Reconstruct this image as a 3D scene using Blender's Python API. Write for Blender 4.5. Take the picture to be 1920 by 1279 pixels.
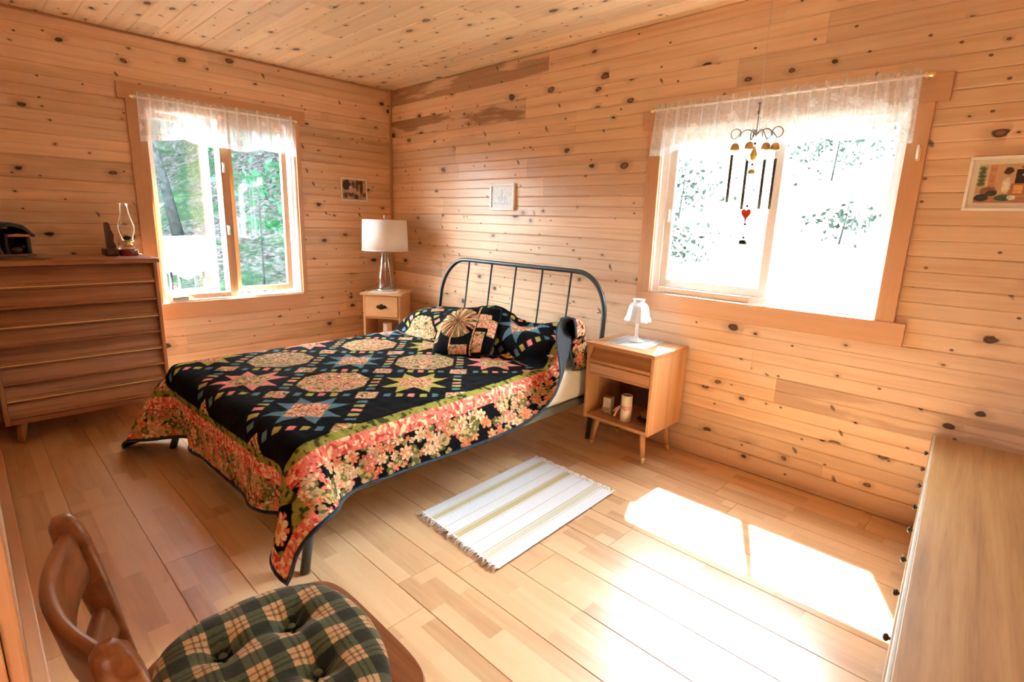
import bpy, bmesh, math, random
import numpy as np
from mathutils import Vector, Matrix

random.seed(7)
rng = np.random.default_rng(11)
for o in list(bpy.data.objects):
    bpy.data.objects.remove(o)
SC = bpy.context.scene
COL = SC.collection
PI = math.pi
H = 2.455            # ceiling height; room corner at the origin, x along the headboard wall, y towards the viewer is negative

# ------------------------------------------------------------------ camera, sky, sun, exposure
YAW, PITCH, ROLL, FPX = 0.7666629, 0.2204673, 0.0319621, 1000.05
CAM = Vector((4.475, -2.944, 1.331))
fw = Vector((-math.sin(YAW) * math.cos(PITCH), math.cos(YAW) * math.cos(PITCH), -math.sin(PITCH)))
rt0 = Vector((math.cos(YAW), math.sin(YAW), 0))
up0 = rt0.cross(fw)
rt = math.cos(ROLL) * rt0 + math.sin(ROLL) * up0
up = -math.sin(ROLL) * rt0 + math.cos(ROLL) * up0
cd = bpy.data.cameras.new('camera')
cd.sensor_width = 36
cd.lens = FPX / 1920 * 36
cd.clip_start = 0.01
cam = bpy.data.objects.new('camera', cd)
COL.objects.link(cam)
M = Matrix((rt, up, -fw)).transposed().to_4x4()
M.translation = CAM
cam.matrix_world = M
SC.camera = cam

SKY_STRENGTH = 12.0
SUN_STRENGTH = 26.0
EXPOSURE = 3.0
w = bpy.data.worlds.new('sky')
SC.world = w
w.use_nodes = True
bg = w.node_tree.nodes['Background']
bg.inputs[0].default_value = (0.82, 0.92, 1.0, 1)
bg.inputs[1].default_value = SKY_STRENGTH
sd = bpy.data.lights.new('sun', 'SUN')
sd.energy = SUN_STRENGTH
sd.angle = math.radians(1.2)
sd.color = (1.0, 0.985, 0.96)
sun = bpy.data.objects.new('sun', sd)
COL.objects.link(sun)
sun.location = (-3, 8, 14)
sun.rotation_euler = Vector((0.238, -0.541, -0.935)).to_track_quat('-Z', 'Y').to_euler()
vs = SC.view_settings
vs.view_transform = 'Standard'
vs.look = 'None'
vs.gamma = 1
vs.use_curve_mapping = False
vs.exposure = EXPOSURE
cy = SC.cycles
cy.max_bounces = 14
cy.diffuse_bounces = 8
cy.glossy_bounces = 4
cy.transmission_bounces = 8
cy.transparent_max_bounces = 16
cy.use_denoising = True
cy.sample_clamp_indirect = 8
cy.caustics_reflective = False
cy.caustics_refractive = False

# ------------------------------------------------------------------ node helpers and materials
def nd(nt, typ, ins=None, **props):
    n = nt.nodes.new(typ)
    for k, v in props.items():
        setattr(n, k, v)
    for k, v in (ins or {}).items():
        s = n.inputs[k]
        if isinstance(v, bpy.types.NodeSocket):
            nt.links.new(v, s)
        else:
            s.default_value = v
    return n

def mth(nt, op, a, b=0.0, c=0.0):
    return nd(nt, 'ShaderNodeMath', {0: a, 1: b, 2: c}, operation=op).outputs[0]

def mrange(nt, v, a, b, c, d, smooth=False):
    n = nd(nt, 'ShaderNodeMapRange', {0: v, 1: a, 2: b, 3: c, 4: d}, interpolation_type='SMOOTHSTEP' if smooth else 'LINEAR')
    return n.outputs[0]

def mixc(nt, f, a, b, mode='MIX'):
    n = nd(nt, 'ShaderNodeMix', {}, data_type='RGBA', blend_type=mode)
    for i, v in ((0, f), (6, a), (7, b)):
        s = n.inputs[i]
        if isinstance(v, bpy.types.NodeSocket):
            nt.links.new(v, s)
        elif i == 0:
            s.default_value = v
        else:
            s.default_value = (*v, 1)
    return n.outputs[2]

def newmat(name):
    m = bpy.data.materials.new(name)
    m.use_nodes = True
    nt = m.node_tree
    return m, nt, nt.nodes['Principled BSDF']

def bump(nt, bs, h, strength=0.2, dist=0.002):
    b = nd(nt, 'ShaderNodeBump', {'Height': h, 'Strength': strength, 'Distance': dist})
    nt.links.new(b.outputs[0], bs.inputs['Normal'])

def plain(name, col, rough=0.5, metal=0.0, var=0.12, scale=30.0, spec=0.5, trans=0.0, coat=0.0, bmp=0.0):
    m, nt, bs = newmat(name)
    tc = nd(nt, 'ShaderNodeTexCoord')
    nz = nd(nt, 'ShaderNodeTexNoise', {'Vector': tc.outputs['Object'], 'Scale': scale, 'Detail': 3.0})
    c = mixc(nt, mrange(nt, nz.outputs[0], .3, .7, 0, 1), tuple(x * (1 - var) for x in col), tuple(min(1, x * (1 + var)) for x in col))
    nt.links.new(c, bs.inputs['Base Color'])
    bs.inputs['Roughness'].default_value = rough
    bs.inputs['Metallic'].default_value = metal
    bs.inputs['Specular IOR Level'].default_value = spec
    bs.inputs['Transmission Weight'].default_value = trans
    bs.inputs['Coat Weight'].default_value = coat
    if bmp:
        bump(nt, bs, nz.outputs[0], bmp, .003)
    return m

def attrmat(name, rough=0.9, noise=0.15, scale=120.0, bmp=0.3, sheen=0.0, spec=0.2):
    m, nt, bs = newmat(name)
    at = nd(nt, 'ShaderNodeAttribute', {}, attribute_name='Col')
    tc = nd(nt, 'ShaderNodeTexCoord')
    nz = nd(nt, 'ShaderNodeTexNoise', {'Vector': tc.outputs['Object'], 'Scale': scale, 'Detail': 2.0})
    f = mrange(nt, nz.outputs[0], .3, .7, 1 - noise, 1 + noise)
    c = nd(nt, 'ShaderNodeVectorMath', {0: at.outputs['Color'], 'Scale': f}, operation='SCALE').outputs[0]
    nt.links.new(c, bs.inputs['Base Color'])
    bs.inputs['Roughness'].default_value = rough
    bs.inputs['Specular IOR Level'].default_value = spec
    bs.inputs['Sheen Weight'].default_value = sheen
    if bmp:
        n2 = nd(nt, 'ShaderNodeTexNoise', {'Vector': tc.outputs['Object'], 'Scale': scale * .35, 'Detail': 3.0})
        bump(nt, bs, n2.outputs[0], bmp, .006)
    return m

def wood(name, along, across, light, mid, dark, knots=1.0, rough=0.36, grain=1.0, kdens=0.52, tonevar=.24, spec=.5, local=False):
    """Boards: grain along one axis, knots and heart streaks; every object gets its own offset."""
    m, nt, bs = newmat(name)
    if local:
        vec = nd(nt, 'ShaderNodeTexCoord').outputs['Object']
    else:
        vec = nd(nt, 'ShaderNodeNewGeometry').outputs['Position']
    sx = nd(nt, 'ShaderNodeSeparateXYZ', {0: vec}).outputs
    rnd = nd(nt, 'ShaderNodeObjectInfo').outputs['Random']
    third = 3 - along - across
    a = mth(nt, 'MULTIPLY_ADD', rnd, 37.3, sx[along])
    c = mth(nt, 'MULTIPLY_ADD', rnd, 11.7, sx[across])
    halo = 0.0
    colmask = None
    if knots:
        kv = nd(nt, 'ShaderNodeCombineXYZ', {0: mth(nt, 'MULTIPLY', a, 4.6), 1: mth(nt, 'MULTIPLY', c, 7.5)}).outputs[0]
        wv = nd(nt, 'ShaderNodeTexNoise', {'Vector': kv, 'Scale': 3.0, 'Detail': 1.0}).outputs['Color']
        kv = nd(nt, 'ShaderNodeVectorMath', {0: wv, 1: (.16, .16, 0), 2: kv}, operation='MULTIPLY_ADD').outputs[0]
        vo = nd(nt, 'ShaderNodeTexVoronoi', {'Vector': kv, 'Scale': 1.0}, voronoi_dimensions='2D')
        dist = vo.outputs['Distance']
        cc = nd(nt, 'ShaderNodeSeparateColor', {0: vo.outputs['Color']}).outputs
        keep = mth(nt, 'GREATER_THAN', cc[1], kdens)
        rk = mth(nt, 'MULTIPLY_ADD', mth(nt, 'POWER', cc[0], 2.6), .125, .03)
        q = mth(nt, 'DIVIDE', dist, rk)
        k1 = mth(nt, 'MULTIPLY', mrange(nt, q, 1.15, .75, 0, 1, True), keep)
        ring = mth(nt, 'MULTIPLY', mrange(nt, mth(nt, 'ABSOLUTE', mth(nt, 'SUBTRACT', q, .8)), .4, .1, 0, 1, True), keep)
        halo = mth(nt, 'MULTIPLY', mrange(nt, q, 3.4, .9, 0, 1, True), keep)
    c2 = mth(nt, 'ADD', c, mth(nt, 'MULTIPLY', halo, .02)) if knots else c
    gv = nd(nt, 'ShaderNodeCombineXYZ', {0: mth(nt, 'MULTIPLY', a, 1.1), 1: mth(nt, 'MULTIPLY', c2, 26.0), 2: mth(nt, 'MULTIPLY', sx[third], 26.0)}).outputs[0]
    g1 = nd(nt, 'ShaderNodeTexNoise', {'Vector': gv, 'Scale': 1.0, 'Detail': 5.0, 'Roughness': .6, 'Distortion': .4}).outputs[0]
    fv = nd(nt, 'ShaderNodeCombineXYZ', {0: mth(nt, 'MULTIPLY', a, 9.0), 1: mth(nt, 'MULTIPLY', c2, 260.0), 2: mth(nt, 'MULTIPLY', sx[third], 260.0)}).outputs[0]
    g2 = nd(nt, 'ShaderNodeTexNoise', {'Vector': fv, 'Scale': 1.0, 'Detail': 2.0}).outputs[0]
    rp = nd(nt, 'ShaderNodeValToRGB', {0: mth(nt, 'MULTIPLY_ADD', mth(nt, 'SUBTRACT', g2, .5), .22 * grain, g1)})
    e = rp.color_ramp.elements
    e[0].position, e[0].color = .5 - .24 / max(grain, .3), (*dark, 1)
    e[1].position, e[1].color = .5 + .2 / max(grain, .3), (*light, 1)
    em = e.new(.5)
    em.color = (*mid, 1)
    col = rp.outputs[0]
    st = nd(nt, 'ShaderNodeAttribute', {}, attribute_type='OBJECT', attribute_name='streak').outputs['Fac']
    sv = nd(nt, 'ShaderNodeCombineXYZ', {0: mth(nt, 'MULTIPLY', a, 1.4), 1: mth(nt, 'MULTIPLY', c, 9.0)}).outputs[0]
    sn = nd(nt, 'ShaderNodeTexNoise', {'Vector': sv, 'Scale': 1.0, 'Detail': 4.0}).outputs[0]
    sm = mth(nt, 'MULTIPLY', mrange(nt, sn, .42, .5, 0, 1, True), mth(nt, 'MULTIPLY', st, .8))
    col = mixc(nt, sm, col, tuple(d * q_ for d, q_ in zip(dark, (.5, .4, .36))))
    if knots:
        col = mixc(nt, mth(nt, 'MULTIPLY', halo, .5), col, tuple(d * .7 for d in dark))
        kc = mixc(nt, ring, mixc(nt, mth(nt, 'GREATER_THAN', cc[2], .55), (.05, .016, .008), (.22, .09, .045)), (.018, .006, .004))
        col = mixc(nt, mth(nt, 'MULTIPLY', k1, .93 * knots), col, kc)
        pv = nd(nt, 'ShaderNodeCombineXYZ', {0: mth(nt, 'MULTIPLY', a, 9.0), 1: mth(nt, 'MULTIPLY', c, 13.0)}).outputs[0]
        vp = nd(nt, 'ShaderNodeTexVoronoi', {'Vector': pv, 'Scale': 1.0}, voronoi_dimensions='2D')
        pc = nd(nt, 'ShaderNodeSeparateColor', {0: vp.outputs['Color']}).outputs
        pk = mth(nt, 'MULTIPLY', mrange(nt, vp.outputs['Distance'], .09, .05, 0, 1, True), mth(nt, 'GREATER_THAN', pc[2], .9))
        col = mixc(nt, mth(nt, 'MULTIPLY', pk, .85 * knots), col, (.06, .02, .01))
        nv = nd(nt, 'ShaderNodeCombineXYZ', {0: mth(nt, 'MULTIPLY', mth(nt, 'MULTIPLY_ADD', c, .55, a), 6.5), 1: mth(nt, 'MULTIPLY', mth(nt, 'MULTIPLY_ADD', a, -.25, c), 3.2)}).outputs[0]
        vn = nd(nt, 'ShaderNodeTexVoronoi', {'Vector': nd(nt, 'ShaderNodeVectorMath', {0: wv, 1: (.12, .12, 0), 2: nv}, operation='MULTIPLY_ADD').outputs[0], 'Scale': 1.0}, voronoi_dimensions='2D')
        nc = nd(nt, 'ShaderNodeSeparateColor', {0: vn.outputs['Color']}).outputs
        nk = mth(nt, 'MULTIPLY', mrange(nt, vn.outputs['Distance'], .085, .03, 0, 1, True), mth(nt, 'GREATER_THAN', nc[2], .86))
        col = mixc(nt, mth(nt, 'MULTIPLY', nk, .8 * knots), col, (.04, .014, .008))
    tone = mth(nt, 'MULTIPLY_ADD', mth(nt, 'FRACT', mth(nt, 'MULTIPLY', rnd, 7.77)), tonevar, 1 - tonevar / 2)
    col = nd(nt, 'ShaderNodeVectorMath', {0: col, 'Scale': tone}, operation='SCALE').outputs[0]
    nt.links.new(col, bs.inputs['Base Color'])
    bs.inputs['Roughness'].default_value = rough
    bs.inputs['Specular IOR Level'].default_value = spec
    bump(nt, bs, g2, .08, .0008)
    return m

PL, PM, PD = (.79, .565, .38), (.735, .50, .32), (.59, .35, .19)
MAT = {}
MAT['pine_x'] = wood('pine boards on the headboard wall', 0, 2, PL, PM, PD, grain=.8)
MAT['pine_y'] = wood('pine boards on the window wall', 1, 2, PL, PM, PD, grain=.8)
CL, CM, CD = (.89, .74, .53), (.86, .685, .465), (.72, .51, .30)
MAT['pine_c'] = wood('pine boards of the ceiling', 0, 1, CL, CM, CD, grain=.9, kdens=.38)
TL_, TM_, TD_ = (.66, .385, .215), (.61, .34, .18), (.54, .28, .14)
MAT['trim_x'] = wood('casing wood x', 0, 2, TL_, TM_, TD_, knots=0, grain=.6, tonevar=.1)
MAT['trim_y'] = wood('casing wood y', 1, 2, TL_, TM_, TD_, knots=0, grain=.6, tonevar=.1)
MAT['trim_z'] = wood('casing wood z', 2, 0, TL_, TM_, TD_, knots=0, grain=.6, tonevar=.1)
MAT['teak_y'] = wood('walnut stained chest wood', 1, 2, (.45, .205, .10), (.35, .145, .066), (.20, .075, .032), knots=0, grain=1.1, tonevar=.12, rough=.35)
MAT['teak_z'] = wood('walnut stained side wood', 2, 0, (.42, .195, .09), (.34, .145, .062), (.22, .085, .035), knots=0, grain=1, tonevar=.1, rough=.35)
MAT['oak_l'] = wood('light nightstand wood', 2, 0, (.66, .385, .20), (.58, .315, .15), (.46, .22, .09), knots=0, grain=.9, tonevar=.1, rough=.38)
MAT['oak_lx'] = wood('light nightstand wood x', 0, 2, (.60, .33, .16), (.50, .25, .11), (.36, .155, .06), knots=0, grain=.9, tonevar=.1, rough=.35)
MAT['oak_n'] = wood('pale bedside wood', 0, 2, (.72, .45, .24), (.66, .39, .195), (.56, .29, .13), knots=0, grain=.7, tonevar=.08, rough=.4, local=True)
MAT['chair'] = wood('chair wood', 0, 2, (.34, .135, .055), (.27, .095, .036), (.17, .055, .02), knots=0, grain=1.2, tonevar=.1, rough=.3, local=True)
MAT['birch'] = wood('low dresser top wood', 1, 0, (.53, .315, .13), (.45, .25, .093), (.30, .15, .052), knots=0, grain=1.0, tonevar=.05, rough=.48, local=True)

def floor_mat():
    m, nt, bs = newmat('maple strip floor')
    pos = nd(nt, 'ShaderNodeNewGeometry').outputs['Position']
    rnd = nd(nt, 'ShaderNodeObjectInfo').outputs['Random']
    sx = nd(nt, 'ShaderNodeSeparateXYZ', {0: pos}).outputs
    a = mth(nt, 'MULTIPLY_ADD', rnd, 23.0, sx[0])
    c = mth(nt, 'ADD', sx[1], 2.944)
    bv = nd(nt, 'ShaderNodeCombineXYZ', {0: a, 1: c}).outputs[0]
    br = nd(nt, 'ShaderNodeTexBrick', {'Vector': bv, 'Color1': (0, 0, 0, 1), 'Color2': (1, 1, 1, 1), 'Mortar': (0, 0, 0, 1), 'Scale': 1.0, 'Mortar Size': 0.0, 'Brick Width': .37, 'Row Height': .065}, offset=.37, offset_frequency=2)
    t = nd(nt, 'ShaderNodeSeparateColor', {0: br.outputs['Color']}).outputs[0]
    gv = nd(nt, 'ShaderNodeCombineXYZ', {0: mth(nt, 'MULTIPLY', a, 2.2), 1: mth(nt, 'MULTIPLY', c, 24.0), 2: mth(nt, 'MULTIPLY', t, 9.0)}).outputs[0]
    g = nd(nt, 'ShaderNodeTexNoise', {'Vector': gv, 'Scale': 1.0, 'Detail': 5.0, 'Distortion': .8}).outputs[0]
    f = mth(nt, 'ADD', mth(nt, 'MULTIPLY', t, .75), mth(nt, 'MULTIPLY', mrange(nt, g, .3, .7, 0, 1), .35))
    rp = nd(nt, 'ShaderNodeValToRGB', {0: f})
    e = rp.color_ramp.elements
    e[0].position, e[0].color = 0.0, (.46, .255, .12, 1)
    e[1].position, e[1].color = 1.0, (.72, .465, .26, 1)
    em = e.new(.45)
    em.color = (.63, .385, .20, 1)
    nt.links.new(rp.outputs[0], bs.inputs['Base Color'])
    bs.inputs['Roughness'].default_value = .34
    bs.inputs['Specular IOR Level'].default_value = .6
    bs.inputs['Coat Weight'].default_value = .7
    bs.inputs['Coat Roughness'].default_value = .26
    return m
MAT['floor'] = floor_mat()

def thin_glass(name, tint=(.93, .97, .96), refl=.06, rough=0.0, fk=.55):
    m, nt, bs = newmat(name)
    out = nt.nodes['Material Output']
    nt.nodes.remove(bs)
    tr = nd(nt, 'ShaderNodeBsdfTransparent', {0: (*tint, 1)})
    gl = nd(nt, 'ShaderNodeBsdfGlossy', {'Color': (1, 1, 1, 1), 'Roughness': rough})
    fr = nd(nt, 'ShaderNodeFresnel', {0: 1.45}).outputs[0]
    ms = nd(nt, 'ShaderNodeMixShader', {0: mth(nt, 'MULTIPLY_ADD', fr, fk, refl * .2), 1: tr.outputs[0], 2: gl.outputs[0]})
    nt.links.new(ms.outputs[0], out.inputs[0])
    return m
MAT['glass'] = thin_glass('window glass')
MAT['lampglass'] = thin_glass('clear lamp glass', (.975, .98, .975), .06, 0.0, .45)

def lace(name, dens=.5):
    """Sheer woven cloth: open weave by uv, denser flowers and hem (attribute Col holds the density)."""
    m, nt, bs = newmat(name)
    out = nt.nodes['Material Output']
    nt.nodes.remove(bs)
    at = nd(nt, 'ShaderNodeAttribute', {}, attribute_name='Col')
    d = nd(nt, 'ShaderNodeSeparateColor', {0: at.outputs['Color']}).outputs[0]
    tc = nd(nt, 'ShaderNodeTexCoord')
    nz = nd(nt, 'ShaderNodeTexNoise', {'Vector': tc.outputs['Object'], 'Scale': 260.0, 'Detail': 1.0}).outputs[0]
    f = mth(nt, 'MULTIPLY', d, mrange(nt, nz, .3, .7, .8, 1.15))
    df = nd(nt, 'ShaderNodeBsdfDiffuse', {0: (.9, .91, .92, 1)})
    tl = nd(nt, 'ShaderNodeBsdfTranslucent', {0: (.85, .86, .88, 1)})
    mx = nd(nt, 'ShaderNodeMixShader', {0: .45, 1: df.outputs[0], 2: tl.outputs[0]})
    tr = nd(nt, 'ShaderNodeBsdfTransparent')
    ms = nd(nt, 'ShaderNodeMixShader', {0: f, 1: tr.outputs[0], 2: mx.outputs[0]})
    nt.links.new(ms.outputs[0], out.inputs[0])
    return m
MAT['lace'] = lace('sheer lace')

def leafmat(name, col, tr=.4):
    m, nt, bs = newmat(name)
    tc = nd(nt, 'ShaderNodeTexCoord')
    nz = nd(nt, 'ShaderNodeTexNoise', {'Vector': tc.outputs['Object'], 'Scale': 3.0, 'Detail': 3.0}).outputs[0]
    c = mixc(nt, mrange(nt, nz, .35, .65, 0, 1), tuple(x * .6 for x in col), tuple(min(1, x * 1.35) for x in col))
    out = nt.nodes['Material Output']
    tl = nd(nt, 'ShaderNodeBsdfTranslucent', {0: c})
    nt.links.new(c, bs.inputs['Base Color'])
    bs.inputs['Roughness'].default_value = .8
    bs.inputs['Specular IOR Level'].default_value = 0.02
    ms = nd(nt, 'ShaderNodeMixShader', {0: tr, 1: bs.outputs[0], 2: tl.outputs[0]})
    nt.links.new(ms.outputs[0], out.inputs[0])
    return m

def ground_mat():
    m, nt, bs = newmat('forest hillside')
    pos = nd(nt, 'ShaderNodeNewGeometry').outputs['Position']
    n1 = nd(nt, 'ShaderNodeTexNoise', {'Vector': pos, 'Scale': .9, 'Detail': 6.0, 'Roughness': .7}).outputs[0]
    n2 = nd(nt, 'ShaderNodeTexNoise', {'Vector': pos, 'Scale': 9.0, 'Detail': 4.0, 'Roughness': .7}).outputs[0]
    vo = nd(nt, 'ShaderNodeTexVoronoi', {'Vector': pos, 'Scale': 14.0}).outputs['Color']
    v = nd(nt, 'ShaderNodeSeparateColor', {0: vo}).outputs[0]
    litter = mixc(nt, v, (.035, .035, .034), (.12, .119, .116))
    moss = mixc(nt, n2, (.02, .027, .021), (.045, .062, .042))
    shade_side = nd(nt, 'ShaderNodeSeparateXYZ', {0: pos}).outputs[0]      # litter and moss darkened west of the house: tree shade painted into the colour
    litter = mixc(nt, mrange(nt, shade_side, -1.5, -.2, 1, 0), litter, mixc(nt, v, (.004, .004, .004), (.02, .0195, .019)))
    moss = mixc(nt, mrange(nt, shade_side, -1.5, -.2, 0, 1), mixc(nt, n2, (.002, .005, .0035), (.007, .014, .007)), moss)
    c = mixc(nt, mrange(nt, n1, .46, .58, 0, 1), litter, moss)
    c = mixc(nt, mrange(nt, n2, .56, .68, 0, .7), c, (.02, .025, .022))
    nt.links.new(c, bs.inputs['Base Color'])
    bs.inputs['Roughness'].default_value = 1.0
    bs.inputs['Specular IOR Level'].default_value = 0.0
    bump(nt, bs, n2, .6, .08)
    return m
MAT['ground'] = ground_mat()
MAT['white'] = plain('white vinyl', (.90, .91, .92), .35, var=.02)
MAT['dark_metal'] = plain('dark grey tube metal', (.055, .065, .065), .38, .5, var=.06)
MAT['brass'] = plain('brass', (.86, .66, .31), .38, .85, var=.05)
MAT['steel'] = plain('brushed nickel', (.72, .70, .66), .3, 1.0, var=.05)
MAT['black_iron'] = plain('blackened pull metal', (.06, .045, .035), .4, .7)
MAT['sheet'] = plain('pale mattress cloth', (.74, .77, .72), .85, var=.03)
MAT['rail'] = plain('olive grey bed rail', (.17, .18, .15), .5, .2)
MAT['pillowcloth'] = plain('white pillow cotton', (.8, .8, .78), .9, var=.03)
MAT['wax'] = plain('ivory wax', (.80, .72, .56), .5, var=.06, scale=40)
MAT['wax_w'] = plain('white wax', (.8, .79, .76), .5, var=.03)
MAT['wax_rim'] = plain('candle well', (.52, .25, .09), .5)
MAT['terracotta'] = plain('small clay cup', (.50, .23, .12), .5)
MAT['dish'] = plain('dark dish', (.05, .045, .045), .3)
MAT['twine'] = plain('twine', (.62, .48, .30), .9)
MAT['ribbon'] = plain('pink ribbon', (.78, .38, .32), .6)
MAT['frost'] = plain('frosted white glass', (.82, .85, .88), .35, var=.03, trans=.15)
MAT['shade'] = plain('white linen lamp shade', (.88, .89, .90), .9, var=.03, scale=200)
MAT['paper'] = plain('white paper', (.86, .86, .84), .8, var=.02)
MAT['mattboard'] = plain('cream mat board', (.75, .70, .60), .8, var=.02)
MAT['frame_w'] = plain('white frame paint', (.90, .89, .87), .45, var=.03)
MAT['frame_p'] = plain('pale wood frame', (.72, .55, .38), .45, var=.06)
MAT['bark'] = plain('grey bark', (.012, .014, .014), 1.0, var=.4, scale=14, spec=0, bmp=.5)
MAT['leaf_a'] = leafmat('maple leaves', (.007, .030, .014), .25)
MAT['leaf_b'] = leafmat('blue green forest leaves', (.004, .0105, .0085), .2)
MAT['leaf_c'] = leafmat('grey green shrub leaves', (.012, .017, .014), .08)
MAT['tarp'] = plain('white outdoor cover', (.85, .86, .87), .6, var=.03)
MAT['oil_red'] = plain('dark red lamp oil glass', (.16, .012, .015), .12, spec=.7)
MAT['dark_wood'] = plain('dark reddish lamp bracket wood', (.06, .02, .016), .3, spec=.6)
MAT['house_dark'] = plain('dark painted ornament', (.03, .035, .03), .6, var=.4, scale=60)
MAT['house_brown'] = plain('brown carved ornament', (.16, .07, .035), .6, var=.3, scale=60)
MAT['house_tan'] = plain('orange log end', (.55, .26, .13), .6)
MAT['runner'] = plain('lace runner', (.42, .36, .26), .9, var=.3, scale=90)
MAT['chime'] = plain('dark bronze chime tube', (.09, .075, .05), .35, .8)
MAT['wire'] = plain('chime wire', (.22, .21, .2), .35, .9)
MAT['amber'] = plain('amber crystal', (.85, .55, .06), .1, spec=.8, trans=.3)
MAT['red_glass'] = plain('red glass heart', (.75, .035, .01), .12, spec=.8, trans=.2)
MAT['bead'] = plain('maroon bead', (.12, .01, .015), .2)
MAT['bell'] = plain('aged gold bell', (.62, .40, .15), .35, .35, var=.3)
MAT['twine_w'] = plain('pale chime cord', (.62, .50, .38), .8)
MAT['edge_strip'] = plain('pale edge strip', (.62, .58, .48), .4, var=.05)
MAT['knob_dark'] = plain('dark knob', (.05, .04, .035), .35, .3)
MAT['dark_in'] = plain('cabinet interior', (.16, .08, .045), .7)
MAT['hall'] = plain('hall plaster', (.55, .47, .38), .9, var=.03)
MAT['lining'] = plain('black quilt lining', (.012, .012, .016), .9)
MAT['binding'] = plain('blue black quilt binding', (.022, .04, .06), .85, var=.4, scale=40)
MAT['quilt'] = attrmat('patchwork cotton', .95, .22, 160, .5, 0, .08)
MAT['plaid'] = attrmat('plaid flannel', .95, .14, 240, .25, .3)
MAT['rugm'] = attrmat('woven cotton rug', .95, .06, 300, .35)
MAT['print'] = attrmat('printed picture', .45, .08, 60, 0, spec=.4)
MAT['plaidbtn'] = plain('green covered button', (.09, .12, .08), .8)
MAT['fringe'] = plain('cotton fringe', (.86, .83, .79), .95, var=.1)
MAT['doily'] = attrmat('white woven mat', .9, .05, 200, .2)

# ------------------------------------------------------------------ mesh helpers
def link(name, me, mat=None, parent=None, loc=None):
    o = bpy.data.objects.new(name, me)
    COL.objects.link(o)
    if mat is not None and me is not None and not me.materials:
        me.materials.append(MAT[mat] if isinstance(mat, str) else mat)
    if parent is not None:
        o.parent = parent
    if loc is not None:
        o.location = loc
    return o

def tag(o, label, cat, group=None):
    o['label'] = label
    o['category'] = cat
    if group:
        o['group'] = group
    return o

def struct(o):
    o['kind'] = 'structure'
    return o

def thing(name, label, cat, loc=(0, 0, 0), rz=0.0, group=None):
    o = link(name, None, loc=loc)
    o.rotation_euler = (0, 0, rz)
    return tag(o, label, cat, group)

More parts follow.
